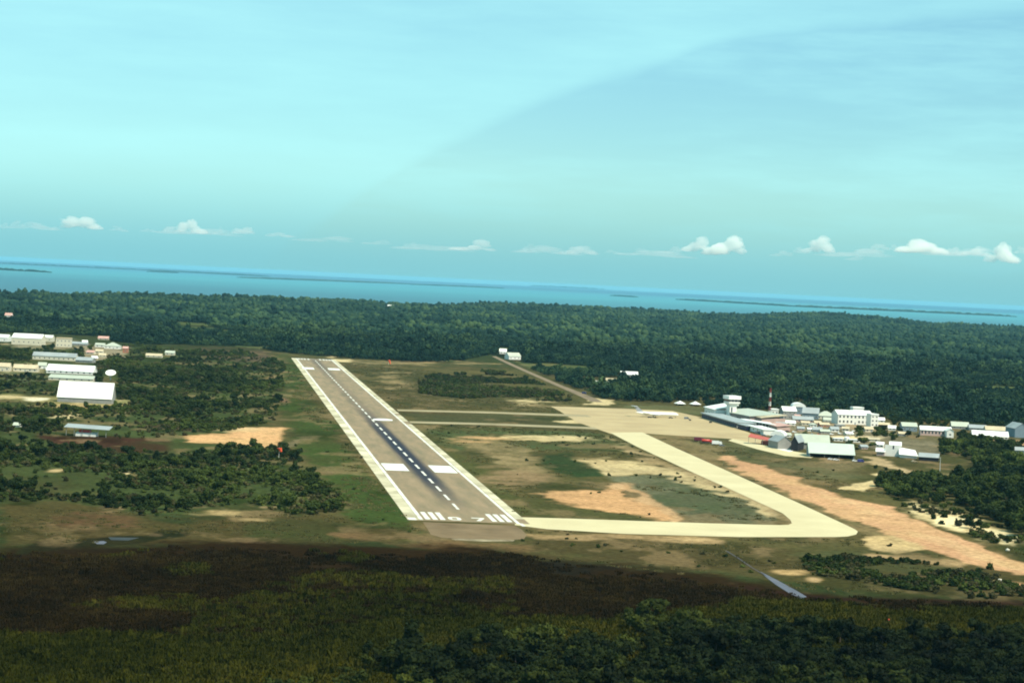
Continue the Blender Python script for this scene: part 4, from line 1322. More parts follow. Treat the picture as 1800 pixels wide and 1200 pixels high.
# --- terminal
def along(label, p0, p1, wall_h, depth, name, cat, wm, rm, roof_t=0.5, over=1.2, glass_front=False, rise=0.0, win=0, posts=0, group=None):
    """A long flat or low-pitched building whose front runs between two surveyed points."""
    a, b = ground(*p0), ground(*p1)
    d = b - a
    L = d.length
    root = thing(name, label, cat, a, math.atan2(d.y, d.x), group)
    MB().box(0, L, 0, depth, 0, wall_h).build('wall', wm, root)
    bot = [(-over, -over, wall_h), (L + over, -over, wall_h), (L + over, depth + over, wall_h + rise), (-over, depth + over, wall_h + rise)]
    MB().hexa(bot, [(x, y, z + roof_t) for x, y, z in bot]).build('roof', rm, root)
    if glass_front:
        n = max(4, int(L / 7))
        for i in range(n):
            x0, x1 = L * i / n + 0.25, L * (i + 1) / n - 0.25
            fo = MB().box(x0, x1, -0.12, 0.0, 0.5, wall_h - 0.4).build('window', navy_glass, root)
            MB().box(x1 + 0.05, x1 + 0.4, -0.2, 0.0, 0.1, wall_h - 0.1).build('mullion', grey_wall, fo)
    for i in range(win):
        add_window(root, L * (i + 0.5) / win, 0, wall_h * 0.42, min(2.4, L / win * 0.55), min(1.6, wall_h * .4))
    for i in range(posts):
        x = L * (i + 0.5) / posts
        MB().box(x - .2, x + .2, -over + .1, -over + .5, 0, wall_h).build('post', white_wall, root)
    return root


along('long low terminal wing with dark blue glass front facing the apron', (1234, 734), (1295, 752), 4.2, 16, 'terminal_wing', 'terminal', grey_wall, grey_roof, 0.9, 1.5, True)
along('bright white roofed end block of the terminal, next to the huts', (1238, 730), (1256, 735), 8.0, 22, 'terminal_block', 'terminal', white_wall, white_roof, 0.5, 1, False, 5.0, 3)
along('main terminal hall with pink upper wall and pale green roof behind the wing', (1262, 733), (1318, 744), 6.5, 30, 'terminal_hall', 'terminal', pink_wall, pale_roof, 0.5, 1.5, False, 2.5, 12)
along('pale pink roofed terminal extension right of the main hall', (1312, 741), (1338, 746), 6.0, 24, 'terminal_extension', 'terminal', pink_wall, tan_roof, 0.5, 1.2, False, 3.0, 5)
along('low white roofed arcade with posts in front of the main hall', (1294, 744), (1362, 755), 4.0, 9, 'arcade', 'terminal', dark_open, white_roof, 0.5, 1.5, False, 0, 0, 12)
along('cream cargo block beside the apron at the end of the glass wing', (1314, 756), (1342, 764), 4.2, 12, 'cargo_block', 'building', white_wall, white_roof, 0.4, 0.5, False, 0, 4)
along('small dark roofed shelter at the apron end of the glass wing', (1297, 753), (1312, 757), 4.0, 10, 'shelter', 'building', navy_glass, grey_roof, 0.5, 0.6)
along('pinkish terminal annex along the car park, right of the arcade', (1346, 752), (1366, 757), 3.6, 12, 'annex', 'terminal', pink_wall, pink_roof, 0.4, 0.8, False, 1.5, 4)
KEEP_OUT.append((1228, 1370, 722, 772))


def control_tower():
    g = ground(1285, 737)
    k = g.y / F
    root = thing('control_tower', 'white airport control tower with flared cab above the terminal', 'control tower', g, 0.35)
    s = 6.6 * k
    MB().box(-s, s, -s, s, 0, 25 * k).build('shaft', white_wall, root)
    MB().box(-s * 1.9, s * 1.7, -s * 1.3, s * 1.3, 0, 7 * k).build('base_block', white_wall, root)
    MB().box(-s * .62, -s * .22, -s - 0.06, -s + 0.02, 8 * k, 22 * k).build('shade_stripe', navy_glass, root)  # shade on the shaft's left side, put in as a dark strip
    h = 10.8 * k
    MB().hexa([(-s, -s, 25 * k), (s, -s, 25 * k), (s, s, 25 * k), (-s, s, 25 * k)], [(-h, -h, 29 * k), (h, -h, 29 * k), (h, h, 29 * k), (-h, h, 29 * k)]).build('flared_corbel', white_wall, root)
    MB().box(-h, h, -h, h, 29 * k, 31.5 * k).build('balcony', white_wall, root)
    q = 9.4 * k
    gl = MB().hexa([(-q, -q, 31.5 * k), (q, -q, 31.5 * k), (q, q, 31.5 * k), (-q, q, 31.5 * k)], [(-h, -h, 36 * k), (h, -h, 36 * k), (h, h, 36 * k), (-h, h, 36 * k)]).build('cab_glazing', glass, root)
    for i in (-1, 0, 1):
        MB().hexa([(i * q * .66 - .12, -q - .08, 31.6 * k), (i * q * .66 + .12, -q - .08, 31.6 * k), (i * q * .66 + .12, -q + .1, 31.6 * k), (i * q * .66 - .12, -q + .1, 31.6 * k)],
                  [(i * h * .66 - .12, -h - .08, 35.9 * k), (i * h * .66 + .12, -h - .08, 35.9 * k), (i * h * .66 + .12, -h + .1, 35.9 * k), (i * h * .66 - .12, -h + .1, 35.9 * k)]).build('mullion', white_wall, gl)
    MB().box(-h - .6, h + .6, -h - .6, h + .6, 36 * k, 42 * k).build('roof', white_roof, root)
    MB().tube((0, 0, 42 * k), (0, 0, 46 * k), 0.08, 0.05, 5).build('aerial', metal, root)


control_tower()


mast_red = mat('faded_red_paint', (0.28, 0.05, 0.04), 0.7, 0.2, 0.2, 0.3)


def mast():
    g = ground(1352, 737)
    k = g.y / F
    root = thing('radio_mast', 'slender red and white banded lattice radio mast beside the terminal', 'radio mast', g)
    hh = 55 * k
    bands = 7
    for b in range(bands):
        z0, z1 = hh * b / bands, hh * (b + 1) / bands
        r0, r1 = 1.5 - 0.9 * b / bands, 1.5 - 0.9 * (b + 1) / bands
        mb = MB()
        c0 = [(r0 * math.cos(a), r0 * math.sin(a), z0) for a in (0.5, 2.6, 4.7)]
        c1 = [(r1 * math.cos(a), r1 * math.sin(a), z1) for a in (0.5, 2.6, 4.7)]
        cm = [tuple((p + q) / 2 for p, q in zip(u, v)) for u, v in zip(c0, c1)]
        for i in range(3):
            j = (i + 1) % 3
            mb.tube(c0[i], c1[i], 0.2, 0.2, 5)
            mb.tube(c0[i], cm[j], 0.12, 0.12, 4).tube(cm[j], c1[i], 0.12, 0.12, 4).tube(c1[i], c1[j], 0.12, 0.12, 4)
        mb.build('mast_section', mast_red if b % 2 == 0 else white_paint, root)


mast()

# --- town right of the terminal
B('small bright white block house just right of the radio mast', 1362, 729, 13, 9, 'parapet', 0, 9, 5, white_wall, white_roof, 'block_house', 'house', 2)
B('white roofed house with grey walls, left of the domed white roof', 1388, 737, 24, 15, 'gable', 7, 14, 8, grey_wall, white_roof, 'house', 'house', 3, 2)
B('tallest house in town with a domed bright white roof', 1404, 728, 22, 13, 'arch', 7, 16, 0, blue_wall, white_roof, 'house', 'house', 3, 1)
B('blue grey house with gabled roof stepping down from the domed roof', 1424, 736, 28, 10, 'gable', 9, 16, -12, blue_wall, grey_roof, 'house', 'house', 4, 1, True)
B('low grey roofed house in front of the tall domed roof house', 1412, 742, 36, 5, 'gable', 5, 12, 0, pink_wall, grey_roof, 'house', 'house', 5, 1, True)
B('rust walled lean-to between the grey house and the domed house', 1402, 739, 9, 8, 'shed', 2, 6, 0, rust, pink_roof, 'lean_to', 'shed', 1)
B('pale cream roofed house between the blue grey house and the white hotel', 1453, 737, 34, 6, 'hip', 8, 16, 0, cream_wall, pale_roof, 'house', 'house', 5, 1, True)
B('small green roofed cabin in front of the pale cream house', 1457, 741, 18, 3, 'gable', 4, 8, 0, white_wall, pale_roof, 'cabin', 'house', 2)
B('big white two storey hotel with rows of dark windows and white roof', 1503, 746, 64, 17, 'gable', 7, 18, 12, white_wall, white_roof, 'hotel', 'hotel', 9, 2, True, win_h=2.2)
B('white tower block joined to the right end of the hotel', 1537, 750, 14, 21, 'parapet', 0, 12, 12, white_wall, white_roof, 'tower_block', 'building', 2, 3)
B('white stair penthouse block rising behind the hotel roof', 1508, 741, 20, 24, 'parapet', 0, 8, 12, white_wall, white_roof, 'penthouse', 'building', keep=False)
B('tiny white house right of the hotel tower block', 1550, 743, 10, 5, 'gable', 4, 8, 0, white_wall, white_roof, 'house', 'house', 1)
B('dark open store with tan roof right of the hotel', 1553, 750, 22, 4, 'gable', 3, 8, 0, dark_open, tan_roof, 'store', 'store')
B('blue walled shed with white roof, leftmost of the right hand sheds', 1599, 758, 26, 9, 'gable', 6, 14, 0, blue_wall, pale_roof, 'shed', 'shed', 3)
B('pink walled long shed with dark doorways, second of the right hand sheds', 1645, 766, 54, 10, 'gable', 6, 14, -4, pink_wall, white_roof, 'shed', 'shed', 9, 1, win_h=2.2)
B('white gable ended annex at the right end of the pink shed', 1670, 769, 12, 12, 'cross', 4, 16, -4, white_wall, white_roof, 'annex', 'shed', 1)
B('pale green roofed shed behind, above the space right of the pink shed', 1688, 754, 30, 5, 'gable', 7, 14, -4, grey_wall, pale_roof, 'shed', 'shed', 3)
B('grey roofed low shed in the back row of right hand sheds', 1719, 757, 30, 5, 'gable', 5, 12, -4, grey_wall, grey_roof, 'shed', 'shed', 3)
B('long cream roofed shed in the back row of right hand sheds', 1755, 762, 44, 6, 'gable', 6, 14, -4, cream_wall, tan_roof, 'shed', 'shed', 4)
B('bright white roofed front shed at far right by the red soil', 1741, 772, 62, 6, 'gable', 8, 14, -5, white_wall, white_roof, 'shed', 'shed', 8, 1)
B('big blue grey warehouse cut by the right picture edge', 1796, 769, 26, 16, 'cross', 9, 24, 8, blue_wall, grey_roof, 'warehouse', 'warehouse')
B('blue hut cut by the right picture edge among dark trees', 1793, 800, 18, 9, 'gable', 5, 8, 0, blue_wall, grey_roof, 'hut', 'hut', 1)

B('little white hut at the left end of the car park', 1375, 747, 13, 4, 'gable', 3, 6, 0, white_wall, white_roof, 'hut', 'hut', 2)
B('rust walled kiosk beside the pale cream house', 1438, 747, 12, 4, 'gable', 3, 6, 10, rust, tan_roof, 'kiosk', 'kiosk', 1)
B('grey flat roofed garage below the hotel front', 1478, 752, 16, 5, 'flat', 0, 7, 12, grey_wall, grey_roof, 'garage', 'garage', 1)
B('tan cottage below the hotel tower block', 1528, 759, 15, 5, 'gable', 4, 8, 10, cream_wall, tan_roof, 'cottage', 'house', 2, 1, True)
B('white roofed cottage between the hotel and the right hand sheds', 1568, 756, 13, 4, 'gable', 4, 8, -8, white_wall, white_roof, 'cottage', 'house', 2)
B('pale shack behind the arched hangar', 1385, 768, 12, 4, 'gable', 3, 6, 10, white_wall, pale_roof, 'shack', 'shack', 1)

for x, y, w, h_, r_, rise_, yw, wm_, rm_, nm_, lab_ in (
        (1390, 747, 17, 4, 'gable', 4, 6, white_wall, white_roof, 'bungalow', 'bluish white bungalow at the left of the middle row of town houses'),
        (1372, 752, 16, 5, 'gable', 5, -10, grey_wall, grey_roof, 'house', 'grey gabled house in front of the little white hut by the car park'),
        (1416, 747, 14, 4, 'gable', 3, 0, cream_wall, tan_roof, 'bungalow', 'cream bungalow right of the bluish white bungalow'),
        (1430, 750, 12, 4, 'hip', 3, 0, white_wall, pale_roof, 'bungalow', 'white hip roofed bungalow below the blue grey house'),
        (1450, 750, 17, 4, 'gable', 3, 8, rust, tan_roof, 'bungalow', 'orange walled bungalow below the pale cream house'),
        (1424, 758, 8, 4, 'gable', 2, 0, white_wall, white_roof, 'hut', 'tiny white hut alone in the middle of the car park'),
        (1437, 759, 15, 4, 'gable', 4, -8, blue_wall, grey_roof, 'store', 'grey roofed store right of the tiny white car park hut'),
        (1451, 762, 17, 4, 'gable', 3, 5, grey_wall, pale_roof, 'store', 'green roofed store at the right end of the car park'),
        (1468, 759, 14, 5, 'gable', 4, 10, white_wall, grey_roof, 'store', 'white walled grey roofed store left of the flat grey garage'),
        (1486, 758, 12, 5, 'gable', 3, -12, cream_wall, tan_roof, 'cottage', 'cream cottage below the middle of the hotel'),
        (1494, 765, 13, 3, 'gable', 3, 14, cream_wall, white_roof, 'cottage', 'low cream cottage with white roof, two rows below the hotel'),
        (1474, 775, 16, 4, 'flat', 0, 0, white_wall, white_roof, 'store', 'flat white store just behind the pale green hangar'),
        (1503, 777, 18, 4, 'flat', 0, -4, white_wall, white_roof, 'store', 'flat white store behind the tall dark tree'),
        (1534, 776, 24, 4, 'shed', 2, -4, cream_wall, tan_roof, 'store', 'cream flat roofed store behind the villa porch'),
        (1348, 748, 14, 4, 'gable', 3, 10, pink_wall, pink_roof, 'house', 'pink roofed house below the radio mast'),
        (1408, 757, 12, 4, 'gable', 3, 0, pink_wall, grey_roof, 'store', 'pink walled store left of the tiny white car park hut'),
        (1586, 766, 12, 4, 'gable', 3, 0, grey_wall, tan_roof, 'hut', 'tan roofed hut in front of the blue walled shed'),
        (1546, 786, 13, 5, 'gable', 4, -16, white_wall, white_roof, 'hut', 'white hut at the left corner of the villa'),
        (1520, 789, 12, 4, 'gable', 3, 10, pink_wall, grey_roof, 'hut', 'pink walled hut beside the tall dark tree')):
    B(lab_, x, y, w, h_, r_, rise_, 8, yw, wm_, rm_, nm_, 'house' if nm_ in ('bungalow', 'house', 'cottage') else nm_, 2)


def tank():
    g = ground(1488, 775)
    k = g.y / F
    root = thing('storage_tank', 'round white storage tank behind the pale green hangar', 'tank', g)
    n = 18
    r_ = 4.6 * k
    MB().tube((0, 0, 0), (0, 0, 6.5 * k), r_, r_, n).build('shell', white_paint, root)
    MB().rings([[(q * r_ * math.cos(2 * math.pi * i / n), q * r_ * math.sin(2 * math.pi * i / n), z * k) for i in range(n)] for q, z in ((1.02, 6.5), (.8, 7.6), (.4, 8.2), (.05, 8.3))], n).build('domed_roof', white_roof, root)


tank()

# --- hangars beside the apron
B('small hangar with arched bright white roof, nearest the red canopy', 1366, 776, 24, 10, 'arch', 9, 16, -14, dark_open, white_roof, 'hangar', 'hangar')
B('grey gabled hangar with dark side, between the arched hangar and pale roofs', 1379, 789, 26, 13, 'cross', 9, 18, 18, grey_wall, grey_roof, 'hangar', 'hangar')
B('tall dark open ended bay beside the grey gabled hangar', 1396, 792, 12, 16, 'cross', 10, 22, -20, dark_open, grey_roof, 'hangar_bay', 'hangar')
B('pale green roofed hangar behind the low open fronted one', 1428, 789, 58, 11, 'gable', 13, 26, -4, grey_wall, pale_roof, 'hangar', 'hangar', over=0.8)
B('wide open fronted hangar with mint roof and dark bays', 1462, 805, 78, 8, 'gable', 16, 28, -3, blue_wall, mat('mint_roof', (0.47, 0.53, 0.46), 0.5, 0.3, 0.1, 0.1), 'hangar', 'hangar', open_front=True, over=0.8)


def canopy():
    g = ground(1334, 781)
    k = g.y / F
    root = thing('red_canopy', 'red roofed open canopy on posts beside the apron', 'canopy', g, math.radians(-18))
    bot = [(-20 * k, 0, 12 * k), (20 * k, 0, 7 * k), (20 * k, 9, 10 * k), (-20 * k, 9, 17 * k)]
    MB().hexa(bot, [(x, y, z + .35) for x, y, z in bot]).build('roof', red_roof, root)
    for x in (-19, -7, 6, 19):
        MB().box(x * k - .15, x * k + .15, .3, .6, 0, (9.4 - x * 0.125) * k).build('post', grey_wall, root)
    MB().box(2 * k, 19 * k, 4, 8, 0, 6.5 * k).build('red_wall', red_roof, root)


canopy()


def parasol():
    g = ground(1359, 783)
    k = g.y / F
    root = thing('white_shelter', 'little white topped shelter in front of the arched hangar', 'shelter', g)
    MB().add([(-7 * k, -3, 7 * k), (7 * k, -3, 7 * k), (7 * k, 3, 7 * k), (-7 * k, 3, 7 * k), (0, 0, 10.5 * k)], [(0, 1, 4), (1, 2, 4), (2, 3, 4), (3, 0, 4), (3, 2, 1, 0)]).build('roof', white_roof, root)
    for x in (-6, 6):
        for y in (-2.6, 2.6):
            MB().box(x * k - .1, x * k + .1, y - .1, y + .1, 0, 7 * k).build('post', metal, root)
    MB().box(-5 * k, 5 * k, -1.5, 2, 0, 3.5 * k).build('counter', blue_wall, root)


parasol()


def white_house():
    g = ground(1575, 803)
    k = g.y / F
    root = thing('villa', 'white villa with tall gable, slit window and low white wing', 'house', g, math.radians(-10))
    MB().box(-20 * k, 8 * k, 6, 18, 0, 13 * k).box(-20 * k, 8 * k, 6, 6.4, 13 * k, 20 * k).build('wall', white_wall, root)
    MB().hexa([(-13 * k, 6.6, 18 * k), (9 * k, 6.6, 18 * k), (9 * k, 18, 24 * k), (-13 * k, 18, 24 * k)], [(-13 * k, 6.6, 18.6 * k), (9 * k, 6.6, 18.6 * k), (9 * k, 18, 24.6 * k), (-13 * k, 18, 24.6 * k)]).build('roof', white_roof, root)
    MB().box(-6.5 * k, -4 * k, 5.9, 6.05, 13 * k, 19 * k).build('slit_window', glass, root)
    MB().box(6 * k, 36 * k, -2, 9, 0, 6 * k).build('wing', white_wall, root)
    MB().hexa([(5 * k, -3, 5.5 * k), (38 * k, -3, 4 * k), (33 * k, 9, 12 * k), (4 * k, 9, 16 * k)], [(5 * k, -3, 6 * k), (38 * k, -3, 4.5 * k), (33 * k, 9, 12.6 * k), (4 * k, 9, 16.6 * k)]).build('wing_roof', white_roof, root)
    MB().box(-34 * k, -20 * k, 4, 12, 0, 7 * k).build('porch', pink_wall, root)
    MB().hexa([(-36 * k, 3, 7 * k), (-19 * k, 3, 7 * k), (-19 * k, 12, 12 * k), (-36 * k, 12, 12 * k)], [(-36 * k, 3, 7.5 * k), (-19 * k, 3, 7.5 * k), (-19 * k, 12, 12.5 * k), (-36 * k, 12, 12.5 * k)]).build('porch_roof', white_roof, root)
    KEEP_OUT.append((1535, 1655, 775, 812))


white_house()
B('grey roofed open shed right of the white villa', 1632, 810, 34, 7, 'gable', 6, 10, -14, dark_open, grey_roof, 'shed', 'shed')


# ------------------------------------------------------------------ aircraft
def airliner():
    nose, main = ground(1193, 734.2), ground(1150, 733.0)
    d = (nose - main); d.z = 0
    ang = math.atan2(d.y, d.x)
    ang = max(-0.35, min(0.35, ang))
    root = thing('airliner', 'white rear engined jet airliner with grey T tail parked on the apron', 'airliner', main, ang)
    n = 20
    # fuselage along +x, main gear at x = 0, centre line 3.1 m up
    prof = [(24.6, .05, -.45), (24.2, .55, -.4), (23.2, 1.05, -.25), (21.5, 1.55, -.08), (19, 1.75, 0), (10, 1.75, 0), (-4, 1.75, 0), (-9, 1.65, .12), (-13, 1.25, .45), (-16.5, .75, .85), (-18.8, .25, 1.05), (-19.2, .05, 1.1)]
    rings = [[(x, r_ * math.cos(2 * math.pi * i / n), 3.2 + dz + r_ * math.sin(2 * math.pi * i / n)) for i in range(n)] for x, r_, dz in prof]
    MB().rings(rings, n).build('fuselage', white_paint, root, True)
    wt = [(x, y, z) for x, y, z in ()]
    for s in (-1, 1):
        w = MB()
        def foil(x0, x1, y, z, t):
            return [(x0, y, z), (x1, y, z), (x1, y, z + t), (x0, y, z + t)]
        r_ = [foil(-1.8, 5.6, s * 1.2, 2.0, .8), foil(-2.6, 1.6, s * 8, 2.6, .4), foil(-5.2, -3.4, s * 16.4, 3.3, .16)]
        w.rings(r_ if s > 0 else [list(reversed(q)) for q in r_], 4)
        w.build('wing', metal, root)
        p = MB().rings([[(r2 * 0 + x, s * 2.85 + rr * math.cos(2 * math.pi * i / 14), 4.0 + rr * math.sin(2 * math.pi * i / 14)) for i in range(14)] for x, rr, r2 in ((-6.2, .82, 0), (-6.6, 1.02, 0), (-9.6, 1.02, 0), (-12.4, .62, 0))], 14).build('engine', white_paint, root, True)
        MB().tube((-6.18, s * 2.85, 4.0), (-6.4, s * 2.85, 4.0), .7, .7, 12).build('intake', dark_open, p)
        MB().box(-10.5, -7.2, min(s * 1.4, s * 2.2), max(s * 1.4, s * 2.2), 3.85, 4.15).build('engine_pylon', white_paint, root)
        g_ = MB().tube((0, s * 2.5, 2.2), (0, s * 2.5, .5), .14, .12, 6).build('landing_gear', metal, root)
        MB().tube((0, s * 2.5 - .4, .52), (0, s * 2.5 + .4, .52), .52, .52, 12).build('wheel', rubber, g_)
    f_ = MB()
    f_.rings([[(-11.0, -.18, 4.7), (-17.4, -.18, 4.9), (-17.4, .18, 4.9), (-11.0, .18, 4.7)], [(-17.3, -.1, 9.6), (-20.8, -.1, 9.7), (-20.8, .1, 9.7), (-17.3, .1, 9.6)]], 4)
    f_.build('tail_fin', grey_paint, root)
    t_ = MB()
    t_.rings([[(-20.6, -6.0, 9.9), (-22.2, -6.0, 9.9), (-22.2, -6.0, 10.0), (-20.6, -6.0, 10.0)], [(-17.2, 0, 9.6), (-21.2, 0, 9.6), (-21.2, 0, 9.95), (-17.2, 0, 9.95)], [(-20.6, 6.0, 9.9), (-22.2, 6.0, 9.9), (-22.2, 6.0, 10.0), (-20.6, 6.0, 10.0)]], 4)
    t_.build('tailplane', metal, root)
    g_ = MB().tube((21.5, 0, 1.8), (21.5, 0, .4), .12, .1, 6).build('landing_gear', metal, root)
    MB().tube((21.5, -.3, .4), (21.5, .3, .4), .4, .4, 12).build('wheel', rubber, g_)
    MB().add([(23.1, -1.0, 3.45), (23.1, 1.0, 3.45), (22.3, .95, 4.05), (22.3, -.95, 4.05)], [(0, 1, 2, 3)]).build('windscreen', glass, root)


airliner()


# ------------------------------------------------------------------ vehicles
def wheels(root, xs, w, r=0.34):
    for x in xs:
        for s in (-1, 1):
            MB().tube((x, s * w - .12, r), (x, s * w + .12, r), r, r, 10).build('wheel', rubber, root)


def car(loc, rz, m, label, group=None, van=False):
    root = thing('parked_car' if not van else 'van', label, 'car' if not van else 'van', loc, rz, group)
    if van:
        prof = [(-2.5, .4), (2.4, .4), (2.5, 1.0), (1.9, 1.2), (1.4, 2.1), (-2.4, 2.15)]
        gl = [(1.95, 1.2), (1.48, 2.0)]
    else:
        prof = [(-2.1, .35), (2.1, .35), (2.15, .75), (1.1, .92), (.45, 1.42), (-1.1, 1.45), (-1.75, .98), (-2.15, .95)]
        gl = [(1.12, .95), (.52, 1.38)]
    w = .85
    n = len(prof)
    MB().add([(x, -w, z) for x, z in prof] + [(x, w, z) for x, z in prof], [tuple(range(n)), tuple(range(2 * n - 1, n - 1, -1))] + [(i, n + i, n + (i + 1) % n, (i + 1) % n) for i in range(n)]).build('body', m, root)
    (x0, z0), (x1, z1) = gl
    MB().add([(x0 + .03, -.7, z0), (x0 + .03, .7, z0), (x1 + .04, .7, z1), (x1 + .04, -.7, z1)], [(0, 1, 2, 3)]).build('windscreen', glass, root)
    for s in (-1, 1):
        y = s * (w + .015)
        q = [(-1.0, y, 1.0), (.8, y, 1.0), (.42, y, 1.36), (-.95, y, 1.38)] if not van else [(-.2, y, 1.25), (1.6, y, 1.25), (1.3, y, 1.85), (-.2, y, 1.85)]
        MB().add(q, [(0, 1, 2, 3)]).build('side_window', glass, root)
    wheels(root, (-1.3, 1.35) if not van else (-1.6, 1.6), .78)
    return root


car_white = mat('car_white', (0.75, 0.75, 0.72), .3, .5, .05, 1)
car_blue = mat('car_blue', (0.035, 0.04, 0.20), .3, .5, .1, 1)
car_grey = mat('car_grey', (0.16, 0.18, 0.20), .3, .5, .1, 1)
car_dark = mat('car_dark', (0.03, 0.03, 0.035), .3, .5, .1, 1)
car_tan = mat('car_tan', (0.42, 0.34, 0.22), .3, .5, .1, 1)
car_green = mat('car_green', (0.10, 0.22, 0.18), .3, .5, .1, 1)

paint = [('white', car_white), ('grey', car_grey), ('dark', car_dark), ('tan', car_tan), ('red', red_paint), ('green', car_green), ('blue', car_blue)]
protos = {}
spots = [(1382, 752), (1398, 751), (1404, 752), (1441, 752), (1459, 754), (1384, 759), (1396, 760), (1401, 764), (1416, 763), (1427, 764), (1440, 765), (1462, 764), (1476, 763), (1500, 759), (1505, 768), (1514, 763)]
seen = {}
row_txt = {0: 'in the car park row nearer the town', 1: 'in the car park row nearer the hangars', 2: 'parked below the white hotel'}
for i, (x, y) in enumerate(spots):
    nm, m_ = paint[(i * 3 + i // 4) % 7] if i % 3 else paint[i % 2]
    row = 2 if x > 1475 else (0 if y < 756 else 1)
    near = ['under the rust walled lean-to', 'before the low grey roofed house', 'before the pale cream house', 'by the hotel front'][0 if x < 1400 else (1 if x < 1432 else (2 if x < 1462 else 3))]
    lab = f'{nm} car {row_txt[row]}' + ('' if row == 2 else ', ' + near)
    loc, rz = ground(x, y), 0.2 + (i % 5) * 0.35
    if nm not in protos:
        protos[nm] = car(loc, rz, m_, lab, 'cars in the car park')
    else:
        c = copy_tree(protos[nm]); c.location = loc; c.rotation_euler = (0, 0, rz); c['label'] = lab; c['group'] = 'cars in the car park'
KEEP_OUT.append((1365, 1505, 745, 766))
car(ground(1513, 812), 0.1, car_blue, 'purple blue van parked right of the open fronted hangar', None, True)
car(ground(1503, 811), 0.1, car_white, 'white car close beside the purple blue van')
car(ground(1460, 808), 0.0, car_white, 'white car under the eaves of the open fronted hangar, left one', 'white cars before the open hangar')
car(ground(1470, 809), 0.0, car_white, 'white car before the open fronted hangar, right one', 'white cars before the open hangar')
car(ground(1332, 762), -0.4, car_grey, 'grey van beside the cream cargo block', None, True)
car(ground(1343, 766), -0.4, car_grey, 'grey car between the cargo block and the red canopy')
car(ground(1027, 692), -0.5, car_blue, 'blue van driving on the dirt track', None, True)
car(ground(1207, 736.5), 0.0, car_grey, 'grey service van on the apron at the airliner nose', None, True)
car(ground(1213, 739), 1.4, car_dark, 'dark service car on the apron right of the airliner nose')
car(ground(1249, 743), 1.2, car_dark, 'dark service car on the apron before the glass wing')
car(ground(1142, 734.2), 0.1, car_dark, 'dark service car under the rear engines of the airliner')
car(ground(1179, 735), 0.1, car_dark, 'dark tug car under the forward fuselage of the airliner')
car(ground(1607, 812), 0.2, car_tan, 'tan car beside the low wing of the villa')


def truck(px, py, L, cab_m, box_m, label, tanker=False, rz=0.0):
    root = thing('truck', label, 'truck', ground(px, py), rz)
    if tanker:
        n = 14
        MB().rings([[(x, r_ * 1.15 * math.cos(2 * math.pi * i / n), 2.2 + r_ * math.sin(2 * math.pi * i / n)) for i in range(n)] for x, r_ in ((-L / 2, .9), (-L / 2 + .3, 1.15), (L / 2 - 2.8, 1.15), (L / 2 - 2.5, .9))], n).build('tank', box_m, root, True)
    else:
        MB().box(-L / 2, L / 2 - 2.5, -1.2, 1.2, .95, 3.3).build('cargo_box', box_m, root)
    MB().box(-L / 2, L / 2 - .3, -.9, .9, .6, .93).build('chassis', car_dark, root)
    x0, x1 = L / 2 - 2.3, L / 2
    c = MB()
    prof = [(x0, .93), (x1, .93), (x1, 1.8), (x1 - .5, 2.9), (x0, 2.9)]
    n = 5
    c.add([(x, -1.15, z) for x, z in prof] + [(x, 1.15, z) for x, z in prof], [tuple(range(n)), tuple(range(2 * n - 1, n - 1, -1))] + [(i, n + i, n + (i + 1) % n, (i + 1) % n) for i in range(n)])
    c = c.build('cab', cab_m, root)
    MB().add([(x1 + .02, -1, 1.82), (x1 + .02, 1, 1.82), (x1 - .45, 1, 2.8), (x1 - .45, -1, 2.8)], [(0, 1, 2, 3)]).build('windscreen', glass, c)
    wheels(root, (-L / 2 + 1.2, -L / 2 + 2.4, L / 2 - 1.3), 1.05, .5)


truck(1228.5, 775.5, 8.0, maroon, maroon, 'dark maroon truck at the left end of the red fire truck line', False, 0.05)
truck(1243, 779, 9.0, red_paint, red_paint, 'bright red fire truck parked on the grass edge below the apron', True, 0.05)
truck(1260, 782, 8.0, car_white, car_white, 'white box truck parked just right of the red fire truck', False, 0.05)
car(ground(1269, 784), 0.1, car_grey, 'grey car at the right end of the fire truck line')


# ------------------------------------------------------------------ windsocks, lamps and markers
def windsock(px, py, hpx, label, spread=0.55):
    g = ground(px, py)
    k = g.y / F
    root = thing('windsock', label, 'windsock', g)
    hh = hpx * k
    MB().tube((0, 0, 0), (0, 0, hh), .12, .08, 6).build('pole', white_paint, root)
    n = 12
    L = 5.0 * k * 1.2
    rings = []
    for j in range(6):
        t = j / 5
        c = Vector((t * L * .45 + .2, 0, hh - .3 - t * L * 1.1))
        r_ = hh * .20 * (1 - .45 * t)
        rings.append([(c.x + r_ * math.cos(2 * math.pi * i / n), c.y + r_ * math.sin(2 * math.pi * i / n), c.z + .15 * r_ * math.cos(2 * math.pi * i / n)) for i in range(n)])
    MB().rings(rings, n, False).build('sock', orange_paint, root, True)


windsock(490, 806, 20, 'orange red windsock drooping on its pole left of the near runway')
windsock(683, 641, 9, 'orange red windsock drooping near the far end of the runway')


def lamp_post():
    g = ground(1652, 828)
    k = g.y / F
    root = thing('lamp_post', 'tall pale lamp post on the lawn below the grey shed', 'lamp post', g)
    MB().tube((0, 0, 0), (0, 0, 24 * k), .22, .13, 8).build('pole', metal, root)
    MB().tube((0, 0, 24 * k), (-2.2, 0, 25 * k), .09, .08, 6).build('arm', metal, root)
    MB().box(-3.2, -2.0, -.3, .3, 24.6 * k, 25.3 * k).build('lamp_head', white_paint, root)


lamp_post()


